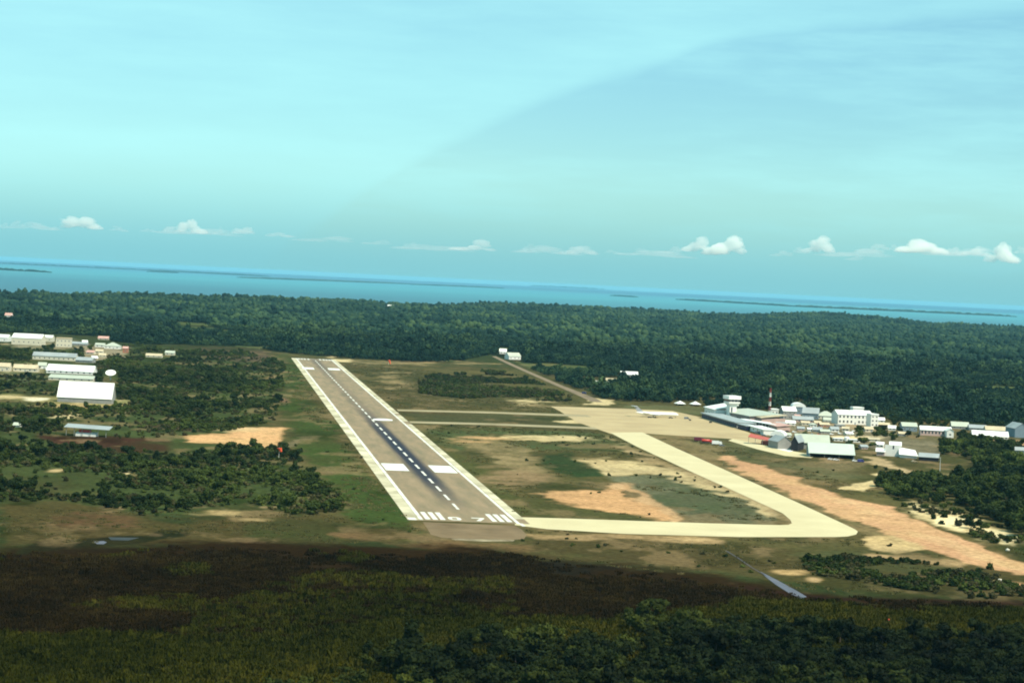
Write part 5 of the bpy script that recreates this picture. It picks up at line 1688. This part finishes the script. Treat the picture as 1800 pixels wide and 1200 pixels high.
def red_light():
    g = ground(1562, 1095)
    root = thing('marker_light', 'tiny red approach marker on a stake in the green marsh', 'marker', g)
    MB().tube((0, 0, 0), (0, 0, 1.2), .05, .05, 6).build('stake', metal, root)
    MB().tube((0, 0, 1.2), (0, 0, 1.75), .3, .2, 10).build('marker_cap', orange_paint, root, True)


red_light()
for px, py, s, lab in ((1598, 1013, .7, 'small pale boulder left of the dark bush in the scrub'), (1609, 1015, .6, 'small pale boulder right of the dark bush in the scrub'), (1757, 1022, 1.1, 'largest pale boulder near the orange track at right'),
                       (1771, 968, 1.0, 'pale boulder on the verge above the red dirt road')):
    g = np.random.default_rng(int(px))
    v = ICO_V * g.uniform(.75, 1.2, (12, 1)) * np.array([s * 1.3, s, s * .85])
    o = fast_mesh('boulder', v + [0, 0, s * .5], ICO_F, stone_m)
    o = link('boulder', o, None, ground(px, py))
    tag(o, lab, 'boulder', 'pale boulders')

# ------------------------------------------------------------------ growth
# outlines of each wood or thicket, in photo points
Z_BELT = [(430, 1260), (480, 1206), (560, 1186), (640, 1152), (700, 1130), (850, 1122), (1000, 1110), (1100, 1088), (1170, 1076), (1240, 1088), (1330, 1106), (1420, 1112), (1500, 1122), (1600, 1128), (1700, 1116), (1800, 1128), (2050, 1130), (2050, 1260)]
Z_LEFT = [(-120, 775), (60, 775), (180, 790), (300, 796), (420, 790), (470, 770), (520, 800), (545, 830), (600, 872), (608, 898), (520, 908), (440, 884), (330, 896), (270, 912), (200, 896), (120, 880), (-120, 884)]
Z_RIGHT = [(1535, 852), (1570, 845), (1650, 850), (1700, 846), (1712, 812), (1660, 806), (1655, 784), (1700, 776), (1760, 788), (1800, 790), (2000, 800), (2000, 985), (1800, 945), (1740, 915), (1680, 893), (1600, 880), (1560, 872)]
Z_RSCRUB = [(1390, 985), (1480, 978), (1600, 985), (1700, 1000), (1800, 1032), (1950, 1040), (1950, 1064), (1800, 1056), (1680, 1050), (1560, 1030), (1440, 1012)]
Z_LMID = [(-120, 612), (230, 606), (330, 616), (440, 622), (500, 640), (495, 690), (485, 740), (430, 752), (330, 768), (180, 772), (-120, 760)]
Z_MID = [(735, 662), (800, 655), (880, 652), (940, 668), (1010, 695), (1000, 706), (900, 704), (800, 700), (738, 692)]
Z_TOWN = [(1335, 706), (1530, 716), (1640, 742), (1800, 752), (1800, 800), (1640, 800), (1500, 790), (1400, 768), (1335, 750)]

tree_pts, shrub_pts, low_pts = [], [], []
X, Y, px, py = sample(Z_BELT, 6.2, 1)
k = (fbm(X, Y, 26, 3, 5) > np.where(px < 700, .56, np.where(py > 1165, .25, .44)))
for a in zip(X[k], Y[k], RNG.uniform(.5, 1.08, k.sum())):
    tree_pts.append((*a, 'belt'))
k2 = RNG.random(len(X)) < .5
for a in zip(X[k2] + 3, Y[k2] + 2, RNG.uniform(.4, 1.1, k2.sum())):
    shrub_pts.append((*a, 'belt'))
X, Y, px, py = sample(Z_RIGHT, 6.6, 2)
k = clear(px, py) & (fbm(X, Y, 38, 4, 6) > 0.44)
for a in zip(X[k], Y[k], RNG.uniform(.45, 1.0, k.sum()) + .65 * (RNG.random(k.sum()) < .16)):
    tree_pts.append((*a, 'right'))
X, Y, px, py = sample(Z_LEFT, 4.9, 3)
k = clear(px, py) & ((fbm(X, Y, 45, 4, 7) > 0.45) | (RNG.random(len(X)) < .12))
big = (RNG.random(len(X)) < .17) & (fbm(X, Y, 45, 4, 7) > 0.5)
for a in zip(X[k & big], Y[k & big], RNG.uniform(.55, 1.0, (k & big).sum())):
    tree_pts.append((*a, 'left'))
for a in zip(X[k & ~big], Y[k & ~big], RNG.uniform(.4, 1.25, (k & ~big).sum())):
    shrub_pts.append((*a, 'left'))
X, Y, px, py = sample(Z_RSCRUB, 4.4, 4)
k = clear(px, py) & (fbm(X, Y, 25, 3, 8) > 0.50)
for a in zip(X[k], Y[k], RNG.uniform(.5, 1.3, k.sum())):
    shrub_pts.append((*a, 'rscrub'))
X, Y, px, py = sample([(1585, 876), (1640, 888), (1710, 903), (1800, 945), (1800, 962), (1720, 950), (1640, 920)], 6.5, 14)
k = clear(px, py) & (fbm(X, Y, 18, 3, 15) > .52)
for a in zip(X[k], Y[k], RNG.uniform(.5, 1.4, k.sum())):
    shrub_pts.append((*a, 'scar'))
X, Y, px, py = sample(Z_LMID, 5.4, 5)
k = clear(px, py) & ((fbm(X, Y, 70, 3, 9) > np.where(px > 330, .52, .45)) | (RNG.random(len(X)) < .16))
big = (RNG.random(len(X)) < .13) & (fbm(X, Y, 70, 3, 9) > .5)
for a in zip(X[k & big], Y[k & big], RNG.uniform(.5, 1.05, (k & big).sum())):
    tree_pts.append((*a, 'lmid'))
for a in zip(X[k & ~big], Y[k & ~big], RNG.uniform(.45, 1.3, (k & ~big).sum())):
    shrub_pts.append((*a, 'lmid'))
X, Y, px, py = sample(Z_MID, 5.4, 6)
k = clear(px, py) & (fbm(X, Y * .6, 60, 4, 10) > 0.47)
for a in zip(X[k], Y[k], RNG.uniform(.5, 1.6, k.sum())):
    shrub_pts.append((*a, 'mid'))
X, Y, px, py = sample(Z_TOWN, 8.0, 7)
k = clear(px, py) & (RNG.random(len(X)) < .5)
for a in zip(X[k], Y[k], RNG.uniform(.45, .9, k.sum())):
    tree_pts.append((*a, 'town'))
# lone trees and bushes the photograph shows
LONE = [(1516, 783, 1.15, 'dark'), (1658, 800, .9, ''), (1684, 836, .7, ''), (1538, 823, .7, ''), (1556, 826, .6, ''), (1646, 832, .7, ''), (1506, 790, .8, ''), (1590, 890, .8, ''), (1642, 912, .7, ''), (1704, 928, .9, ''), (1712, 938, .8, ''),
        (1655, 921, .7, ''), (1740, 1000, .7, ''), (1604, 1014, .8, ''), (490, 668, .9, ''), (488, 640, .7, ''), (1490, 793, .6, ''), (1475, 786, .7, ''), (1460, 780, .5, ''), (1575, 878, .8, ''), (1620, 885, .8, ''), (1560, 868, .7, '')]
for x, y, s, w in LONE:
    g = ground(x, y)
    (tree_pts if w or s > .85 else shrub_pts).append((g.x, g.y, s if (w or s > .85) else s * 1.5, 'lone'))
# scattered bushes over the open ground
X, Y, px, py = sample([(470, 640), (700, 660), (1000, 760), (1500, 830), (1800, 900), (1800, 1050), (1000, 985), (500, 955), (300, 900)], 15, 12)
k = clear(px, py) & (fbm(X, Y, 60, 3, 12) > 0.60) & (RNG.random(len(X)) < .6)
for a in zip(X[k], Y[k], RNG.uniform(.25, .7, k.sum())):
    shrub_pts.append((*a, 'open'))

WHERE = {
    'belt': 'in the wood along the bottom edge', 'right': 'in the dark wood beside the red dirt road', 'left': 'in the thicket left of the near runway',
    'rscrub': 'in the scrub below the red dirt road', 'lmid': 'in the rough woodland round the left settlement', 'mid': 'in the green thicket beyond the twin narrow taxiways',
    'town': 'between the houses of the town', 'lone': 'standing alone on open ground', 'scar': 'on the pale scar beside the red dirt road', 'open': 'dotted on the open grass'}


def vis(p, hgt):
    """How large it shows; zero when out of the frame."""
    x, y = project(np.array([p[0]]), np.array([p[1]]), np.array([hgt]))
    if not (-15 < x[0] < 1815 and y[0] < 1203):
        return 0
    return p[2] / p[1]


def place_words(x, y, zone):
    """Where in its wood a plant stands, by what one can find beside it."""
    px, py = project(np.array([x]), np.array([y]), np.array([0.0]))
    px, py = px[0], py[0]
    if zone == 'belt':
        h = 'left' if px < 760 else ('middle' if px < 1200 else 'right')
        return f'{"at the marsh edge of" if py < 1140 + (40 if px < 700 else 0) else "deep in"} the bottom wood, {h} part'
    if zone == 'right':
        return ('beside the lawn of the lamp post' if py < 850 else 'above the pale scar') + ' in the right hand wood'
    if zone == 'left':
        return ('at the left end of' if px < 200 else ('in the middle of' if px < 420 else 'at the runway end of')) + ' the left thicket'
    if zone == 'rscrub':
        return ('near the ditch' if px < 1500 else ('by the pale boulders' if px < 1660 else 'near the right edge')) + ' in the scrub below the red road'
    return WHERE[zone]


def plant(pts, cap, models, kind):
    pts = sorted(pts, key=lambda p: -vis(p, 5 if kind == 'tree' else 1.5))
    one = [p for p in pts[:cap] if vis(p, 5 if kind == 'tree' else 1.5) > 0]
    rest = pts[len(one):]
    for i, (x, y, s, w) in enumerate(one):
        size = 'large' if s > 1.05 else ('small' if s < .85 else 'middling')
        at = place_words(x, y, w)
        if kind == 'tree':
            palm = w == 'belt' and i % 11 == 4
            if palm:
                tm, cm = PALMS[i % 2]
                lab = f'{size} ragged palm {at}'
                r_ = thing('palm_tree', lab, 'palm tree', (x, y, 0), i * 1.3, lab + 's')
            else:
                v = int(RNG.integers(0, 3))
                tm, cm, R = (BELT_TREES[v] if w == 'belt' else TREES)[i % 6]
                tone = ('dark' if v == 0 else 'olive green') if w == 'belt' else 'green'
                lab = f'{size} {tone} bushy tree {at}'
                r_ = thing('leafy_tree', lab, 'tree', (x, y, 0), i * 1.3, lab + 's')
            r_['group'] = ('palms ' if palm else 'bushy trees ') + WHERE[w]
            r_.scale = (s, s, s * RNG.uniform(.85, 1.25))
            link('trunk', tm, r_); link('crown', cm, r_)
        else:
            o = link('shrub', (BELT_SHRUBS if w == 'belt' else models)[i % len(models)][0], None, (x, y, 0))
            o.rotation_euler = (0, 0, i * 1.7)
            o.scale = (s, s, s * RNG.uniform(.75, 1.2))
            tag(o, f'{size} low green shrub {at}', 'shrub', 'shrubs ' + WHERE[w])
    return rest


rest_t = plant(tree_pts, 296, TREES, 'tree')
rest_s = plant(shrub_pts, 296, SHRUBS, 'shrub')
tree_src = source('woodland_source', [t[1] for t in TREES])
shrub_src = source('shrub_source', [t[0] for t in SHRUBS])
for nm, pts, src in (('shaded_wood', [p for p in rest_t if p[3] == 'belt'], source('shaded_wood_source', [t[1] for r in BELT_TREES for t in r])), ('shaded_undergrowth', [p for p in rest_s if p[3] == 'belt'], source('shaded_shrub_source', [t[0] for t in BELT_SHRUBS]))):
    A = np.array([(p[0], p[1], -.3) for p in pts]); s = np.array([p[2] for p in pts])
    scatter(nm, A, np.stack([s, s, s * RNG.uniform(.8, 1.2, len(s))], 1), rnd_rot(len(s)), RNG.integers(0, len(src.objects), len(s)), src)
rest_t = [p for p in rest_t if p[3] != 'belt']
rest_s = [p for p in rest_s if p[3] != 'belt']
A = np.array([(p[0], p[1], 0) for p in rest_t]); s = np.array([p[2] for p in rest_t])
scatter('woodland', A - [0, 0, .5], np.stack([s, s, s * RNG.uniform(.8, 1.2, len(s))], 1), rnd_rot(len(s)), RNG.integers(0, len(TREES), len(s)), tree_src)
A = np.array([(p[0], p[1], 0) for p in rest_s]); s = np.array([p[2] for p in rest_s])
scatter('undergrowth', A, np.stack([s, s, s * RNG.uniform(.7, 1.2, len(s))], 1), rnd_rot(len(s)), RNG.integers(0, len(SHRUBS), len(s)), shrub_src)

# forest between the airfield and the coast
FCLEAR = [(i[0] - 2, i[1] + 2, i[2] - 2, i[3] - 2) for i in KEEP_OUT]


def forest_ok(X, Y, ragged=3.0):
    px, py = project(X, Y, np.zeros_like(X))
    e = np.interp(px, FX, FY) + (fbm(X, Y, 90, 3, 61) - 0.5) * 2 * ragged
    ok = (py < e) & (py > coast_py(px) + 0.6) & ((fbm(X, Y, 240, 4, 65) < .64) | (Y < 2980))
    for x0, x1, y0, y1 in FCLEAR:
        ok &= ~((px > x0) & (px < x1) & (py > y0) & (py < y1))
    ok &= ~inpoly([(466, 560), (516, 560), (518, 574), (470, 574)], px, py)
    ok &= ~inpoly([(858, 622), (872, 622), (985, 672), (1050, 698), (1030, 712), (900, 648)], px, py)
    return ok, px, py


SPLIT = 4300.0
fmesh = [crown_mesh('forest_crown', forest_m, 300 + i, 110, 4.0, 5.6, 1.6, 0.95, lobes=6) for i in range(6)]
f_src = source('forest_source', fmesh)
sp = 5.9
Yg = np.arange(1700, SPLIT, sp)
Xs, Ys = [], []
for y in Yg:
    x = np.arange(-0.30 * y, 0.30 * y, sp)
    Xs.append(x + RNG.uniform(-.5, .5, len(x)) * sp); Ys.append(y + RNG.uniform(-.5, .5, len(x)) * sp)
X, Y = np.concatenate(Xs), np.concatenate(Ys)
ok, px, py = forest_ok(X, Y)
gap = fbm(X, Y, 55, 3, 63)
ok &= gap > 0.34
X, Y, gap = X[ok], Y[ok], gap[ok]
s = RNG.uniform(.55, 1.3, len(X)) * (0.35 + 1.2 * fbm(X, Y, 130, 3, 64))
s = np.where(RNG.random(len(s)) < .10, s * RNG.uniform(1.35, 2.1, len(s)), s)
scatter('forest', np.stack([X, Y, hill(X, Y) - 0.6 * s], 1), np.stack([s, s, s * RNG.uniform(.75, 1.3, len(s))], 1), rnd_rot(len(X)), RNG.integers(0, 6, len(X)), f_src)
print('forest trees', len(X))


def forest_tile(seed, size=130.0, sp=6.6):
    g = np.random.default_rng(seed)
    n = int(size / sp)
    V, T, o = [], [], 0
    for i in range(n):
        for j in range(n):
            c = np.array([(i + g.uniform(-.1, 1.1)) * sp - size / 2, (j + g.uniform(-.1, 1.1)) * sp - size / 2, 0])
            r_ = g.uniform(.5, 1.25) * (.7 + .6 * float(fbm(np.array([c[0]]), np.array([c[1]]), 38, 2, seed)[0]))
            if g.random() < .07: r_ *= g.uniform(1.4, 2.1)
            for k in range(2):
                v = ICO_V * g.uniform(.6, 1.4, (12, 1)) * np.array([3.3, 3.3, 2.8]) * r_ * g.uniform(.7, 1) + c + [g.uniform(-2.5, 2.5), g.uniform(-2.5, 2.5), 4.6 * r_ + g.uniform(-1, 2.2)]
                V.append(v); T.append(ICO_F + o); o += 12
    return fast_mesh('forest_tile', np.concatenate(V), np.concatenate(T), forest_m)


t_src = source('tile_source', [forest_tile(400 + i) for i in range(4)])
sp = 118.0
Xs, Ys = [], []
for y in np.arange(SPLIT + 30, 14200, sp):
    x = np.arange(-0.31 * y, 0.31 * y, sp)
    Xs.append(x + RNG.uniform(-.2, .2, len(x)) * sp); Ys.append(y + RNG.uniform(-.2, .2, len(x)) * sp)
X, Y = np.concatenate(Xs), np.concatenate(Ys)
ok, px, py = forest_ok(X, Y, 0)
X, Y = X[ok], Y[ok]
s = RNG.uniform(.95, 1.15, len(X))
rot = np.stack([np.zeros(len(X)), np.zeros(len(X)), RNG.integers(0, 4, len(X)) * np.pi / 2 + RNG.uniform(-.2, .2, len(X))], 1)
scatter('far_forest', np.stack([X, Y, hill(X, Y) - .5], 1), np.stack([s, s, RNG.uniform(.75, 1.5, len(X))], 1), rot, RNG.integers(0, 4, len(X)), t_src)
print('far tiles', len(X))


# marsh grass and rough grass: tufts of blades
def tuft_mesh(name, m, seed, n, R, h, w):
    g = np.random.default_rng(seed)
    a = g.uniform(0, 2 * np.pi, n); r_ = np.sqrt(g.uniform(0, 1, n)) * R
    b = np.stack([r_ * np.cos(a), r_ * np.sin(a), np.zeros(n)], 1)
    t = g.uniform(0, 2 * np.pi, n)
    d = np.stack([np.cos(t), np.sin(t), np.zeros(n)], 1) * g.uniform(.5, 1.2, (n, 1)) * w
    lean = g.normal(size=(n, 3)) * [.35, .35, 0] * h
    tip = b + lean + np.stack([np.zeros(n), np.zeros(n), g.uniform(.55, 1.1, n) * h], 1)
    V = np.stack([b - d, b + d, tip + d * .4, tip - d * .4], 1).reshape(-1, 3)
    k = np.arange(n)[:, None] * 4
    T = np.concatenate([k + [[0, 1, 2]], k + [[0, 2, 3]]], 0)
    return fast_mesh(name, V, T, m)


marsh_m = foliage('marsh_blades', (0.006, 0.0055, 0.002), (0.017, 0.0105, 0.0032), (0.036, 0.025, 0.007), .3, 0.0, 1.0)  # sedge colours carry the foreground's shade as well
green_m = foliage('green_blades', (0.013, 0.016, 0.002), (0.030, 0.032, 0.004), (0.056, 0.050, 0.007), .3, 0.0, 1.0)
rough_m = foliage('rough_grass', (0.050, 0.052, 0.018), (0.085, 0.078, 0.030), (0.16, 0.125, 0.055), .3, 0.0, 1.0)
m_src = source('marsh_source', [tuft_mesh('marsh_tuft', marsh_m, 500 + i, 34, 2.4, 1.0, .30) for i in range(4)])
g_src = source('green_source', [tuft_mesh('green_tuft', green_m, 510 + i, 34, 2.4, 1.2, .32) for i in range(4)])
r_src = source('rough_source', [tuft_mesh('rough_tuft', rough_m, 520 + i, 26, 2.2, .6, .28) for i in range(4)])
Z_MARSH = [(-200, 965), (200, 962), (420, 954), (700, 962), (900, 972), (1000, 990), (1250, 1012), (1420, 1045), (1800, 1062), (2000, 1072), (2000, 1250), (-200, 1250)]
X, Y, px, py = sample(Z_MARSH, 3.0, 20)
gl = np.interp(px, [-200, 0, 300, 560, 650, 900, 1150, 1300, 1800, 2000], [1125, 1118, 1120, 1108, 1090, 1094, 1078, 1056, 1068, 1078]) + (fbm(X, Y, 30, 3, 71) - .5) * 50
wt = clear(px, py) & ~inpoly([(1325, 998), (1345, 1008), (1422, 1048), (1412, 1056), (1340, 1014)], px, py)
dens = fbm(X, Y, 26, 3, 72)
mixg = (fbm(X, Y * .6, 60, 4, 78) > .55) & (px < 900) & (RNG.random(len(X)) < .55)
top = np.interp(px, [-200, 0, 200, 420, 700, 900, 1000, 1250, 1420, 1800, 2000], [965, 965, 962, 954, 962, 972, 990, 1012, 1045, 1062, 1072])
fade = np.clip((py - top - (fbm(X, Y, 45, 4, 74) - .45) * 46) / 22, 0, 1)
wt_ = RNG.random(len(X)) < fade
k = wt & wt_ & (py < gl) & ~mixg & (dens > .22)
scatter('marsh_sedge', np.stack([X[k], Y[k], 0 * X[k]], 1), rnd_scl(k.sum(), .6, 1.2, .6, 1.3), rnd_rot(k.sum()), RNG.integers(0, 4, k.sum()), m_src)
k = wt & wt_ & ((py >= gl) | mixg) & (dens > .15)
scatter('green_reeds', np.stack([X[k], Y[k], 0 * X[k]], 1), rnd_scl(k.sum(), .6, 1.3, .6, 1.4), rnd_rot(k.sum()), RNG.integers(0, 4, k.sum()), g_src)
Z_ROUGH = [(-150, 885), (300, 900), (600, 900), (600, 780), (490, 690), (520, 640), (700, 640), (1000, 700), (1250, 770), (1650, 900), (1900, 1000), (1900, 1060), (1430, 1040), (1000, 985), (700, 955), (-150, 955)]
X, Y, px, py = sample(Z_ROUGH, 4.6, 21)
k = clear(px, py) & (fbm(X, Y, 34, 3, 73) > .50) & (RNG.random(len(X)) < .55)
# bare soil carries no grass
lc = land_colour(X, Y)
k &= lc[:, 0] < 0.12
scatter('rough_grass', np.stack([X[k], Y[k], 0 * X[k]], 1), rnd_scl(k.sum(), .5, 1.1, .6, 1.3), rnd_rot(k.sum()), RNG.integers(0, 4, k.sum()), r_src)
print('rough', k.sum())

# ------------------------------------------------------------------ islands off the coast
isle_m = foliage('mangrove_leaf', (0.012, 0.03, 0.014), (0.022, 0.045, 0.02), (0.04, 0.06, 0.025), 0.02)
beach_m = mat('islet_mud', (0.10, 0.09, 0.06), .9, .1, .3, .05)


def island(x0, y0, x1, y1, hpx, label, gaps=0.0, seed=0):
    g = np.random.default_rng(900 + seed)
    a, b = ground(x0, y0, -1), ground(x1, y1, -1)
    d = b - a
    L = d.length
    mid = (a + b) / 2
    root = thing('island', label, 'island', (mid.x, mid.y, -1), math.atan2(d.y, d.x), 'low mangrove islands')
    hh = hpx * mid.y / F
    wd = max(60, 0.06 * L)
    n = max(16, min(150, int(L / (hh * 1.6))))
    xs = np.linspace(-L / 2, L / 2, n)
    env = np.clip(1 - (np.abs(xs) / (L / 2)) ** 6, 0, 1)
    V, T, o = [], [], 0
    for x, e in zip(xs, env):
        if g.random() < gaps: continue
        for k in range(2):
            r_ = hh * g.uniform(.55, 1.0) * (.5 + .5 * e)
            v = ICO_V * g.uniform(.75, 1.2, (12, 1)) * np.array([hh * 1.5, wd * .35, r_ * .75]) + [x + g.uniform(-hh, hh), g.uniform(-.2, .2) * wd, r_ * .42]
            V.append(v); T.append(ICO_F + o); o += 12
    if V:
        link('mangrove_cover', fast_mesh('mangrove_cover', np.concatenate(V), np.concatenate(T), isle_m), root)
    mb = MB()
    m_ = 24
    top = [(L / 2 * math.cos(2 * math.pi * i / m_) * g.uniform(.96, 1.02), wd * .5 * math.sin(2 * math.pi * i / m_), .9) for i in range(m_)]
    bot = [(x * 1.02, y * 1.1, -.3) for x, y, z in top]
    mb.rings([bot, top], m_)
    mb.build('mud_bank', beach_m, root)


island(-60, 471.5, 86, 479, 4.2, 'dark mangrove island at the left edge, nearest of the islands')
island(262, 478, 312, 480, 2.4, 'small faint island right of the left edge island', 0, 1)
island(-40, 461.3, 250, 474.6, 2.0, 'thin island line along the horizon at far left', .25, 2)
island(250, 474.9, 470, 486.2, 2.4, 'low dark island on the horizon above the runway end', .1, 3)
island(430, 488.5, 720, 499.5, 2.2, 'long thin island below the horizon, left of centre', .3, 4)
island(730, 500.6, 880, 506.5, 1.8, 'broken thin island at the middle of the sea', .45, 5)
island(935, 502.5, 1060, 508.5, 2.2, 'small far island on the horizon right of centre', .2, 6)
island(1075, 520, 1120, 522.5, 2.2, 'short dark island right of the middle of the sea', .1, 7)
island(1195, 527.0, 1392, 538.5, 3.0, 'thin dark island left of the long right hand island', .25, 8)
island(1378, 538.0, 1780, 556.5, 4.0, 'longest dark mangrove island, on the sea at right', .05, 9)

# ------------------------------------------------------------------ clouds
CLOUDS = [(30, 392, 24, 16, .35), (66, 396, 24, 9, .3), (147, 394, 66, 24, .8), (211, 403, 34, 10, .35), (300, 403, 28, 12, .6), (338, 400, 44, 28, .9), (383, 407, 16, 14, .35), (427, 407, 44, 14, .5), (493, 412, 44, 12, .4),
          (660, 426, 46, 10, .22), (725, 432, 28, 14, .25), (832, 434, 68, 18, .5), (928, 437, 26, 14, .3), (1022, 440, 60, 18, .42), (1080, 443, 30, 10, .25), (1132, 445, 40, 12, .25), (1180, 440, 34, 14, .3), (1222, 432, 44, 28, .9), (1272, 434, 64, 38, 1.0),
          (1438, 433, 52, 32, .8), (1503, 453, 34, 12, .3), (1545, 433, 32, 16, .4), (1618, 432, 80, 34, 1.0), (1672, 443, 30, 16, .6), (1714, 441, 44, 22, .65), (1762, 448, 54, 36, 1.0), (5, 398, 22, 12, .35), (100, 402, 26, 9, .3), (258, 405, 26, 8, .3), (1372, 446, 36, 12, .3), (1580, 438, 26, 14, .45), (1410, 440, 26, 14, .4), (1795, 440, 20, 16, .5),
          (60, 398, 90, 14, .17), (350, 408, 130, 14, .17), (560, 420, 100, 12, .15), (760, 435, 120, 14, .17), (960, 441, 120, 14, .17), (1150, 446, 120, 14, .2), (1500, 446, 110, 16, .2), (1690, 445, 120, 16, .24)]


def ico_sub(n):
    V, Fc = ICO_V.copy(), ICO_F.copy()
    for _ in range(n):
        cache, nv, nf = {}, list(V), []
        def midp(a, b):
            key = (min(a, b), max(a, b))
            if key not in cache:
                p = nv[a] + nv[b]
                nv.append(p / np.linalg.norm(p)); cache[key] = len(nv) - 1
            return cache[key]
        for a, b, c in Fc:
            x, y, z = midp(a, b), midp(b, c), midp(c, a)
            nf += [(a, x, z), (b, y, x), (c, z, y), (x, y, z)]
        V, Fc = np.array(nv), np.array(nf)
    return V, Fc


CV, CF = ico_sub(4)


def cloud_mat(dens):
    key = f'cloud_{int(dens * 100)}'
    if key in MATS: return MATS[key]
    M = bpy.data.materials.new(key)
    M.use_nodes = True
    n = M.node_tree.nodes
    n.clear()
    v = n.new('ShaderNodeVolumePrincipled')
    v.inputs['Color'].default_value = (1.0, 1.0, .97, 1)
    v.inputs['Density'].default_value = 0.0085 * dens ** 1.35
    v.inputs['Anisotropy'].default_value = 0.2
    o = n.new('ShaderNodeOutputMaterial')
    M.node_tree.links.new(v.outputs[0], o.inputs['Volume'])
    MATS[key] = M
    return M


CLOUD_D = 38000.0
size_word = lambda w, h: 'tall' if h > 30 else ('wide' if w > 55 else ('small' if w < 36 else 'medium')) if w < 85 else 'long'
for i, (cx, cy, w, h, dn) in enumerate(CLOUDS):
    g = np.random.default_rng(700 + i)
    d = fw + ri * (cx - 900) / F + up * (600 - cy) / F
    k = CLOUD_D / d[1]
    c = np.array([0, 0, H]) + d * k
    mpp = CLOUD_D / F
    W_, H_ = w * mpp / 2 * 1.12, h * mpp / 2 * 1.2
    nl = 16
    xs_ = g.uniform(-.75, .75, nl)
    peaks = g.uniform(-.5, .5, 2)
    prof_ = np.maximum(np.exp(-((xs_ - peaks[0]) / .28) ** 2), .75 * np.exp(-((xs_ - peaks[1]) / .25) ** 2))
    LC = np.stack([xs_, g.uniform(-.4, .4, nl), -.38 + prof_ * g.uniform(.25, 1.0, nl)], 1)
    LR = g.uniform(.20, .36, nl) * (1.15 - .35 * np.abs(xs_))
    r_ = np.full(len(CV), .20)
    for q, rr in zip(LC, LR):
        bq = CV @ q
        disc = bq ** 2 - (q @ q) + rr ** 2
        r_ = np.maximum(r_, np.where(disc > 0, bq + np.sqrt(np.maximum(disc, 0)), 0))
    r_ = r_ * (1 + .30 * (fbm(CV[:, 0] * 3 + CV[:, 2] * 2.1 + i, CV[:, 1] * 3 - CV[:, 2] * 1.7, .55, 3, 800 + i) - .5) * 2)
    V = CV * r_[:, None] * np.array([W_ * 1.15, W_ * .8, H_ * 1.25])
    V[:, 2] = np.where(V[:, 2] < -.55 * H_, -.55 * H_ + (V[:, 2] + .55 * H_) * .3, V[:, 2])
    o = link('cloud', fast_mesh('cloud', V, CF, cloud_mat(dn), True), None, tuple(c))
    faint = 'faint' if dn < .45 else ('soft' if dn < .85 else 'bright')
    ref = ['at the far left edge', 'near the left edge', 'over the left edge island', 'left of the runway end', 'left of the tall cloud over the runway end', 'over the far runway end', 'just right of the runway end clouds', 'above the long thin island', 'right of the long thin island clouds',
           'left of the middle of the sky', 'over the white coast house', 'over the middle of the sea', 'right of the wide middle cloud', 'above the far middle island', 'beside the middle island cloud', 'left of the right hand cumulus', 'touching the left of the right hand cumulus',
           'left half of the big pair right of centre', 'right half of the big pair right of centre', 'alone above the low coast hill', 'low beside the hill cloud', 'left of the widest right hand cloud', 'above the longest island', 'right of the widest cloud', 'second from the right edge', 'at the right edge', 'cut by the left edge', 'between the first wide cloud and the edge', 'between the two left groups', 'between the big pair and the hill cloud', 'touching the left of the widest cloud', 'just left of the hill cloud', 'cut by the right edge', 'behind the first puffs at left', 'behind the tall cloud over the runway end', 'left of the white coast house', 'behind the wide middle cloud', 'behind the middle island cloud', 'left of the big pair', 'between the hill cloud and the widest cloud', 'behind the right hand puffs'][i]
    tag(o, f'{faint} {size_word(w, h)} white cumulus puff {ref}', 'cloud', 'small cumulus along the horizon')
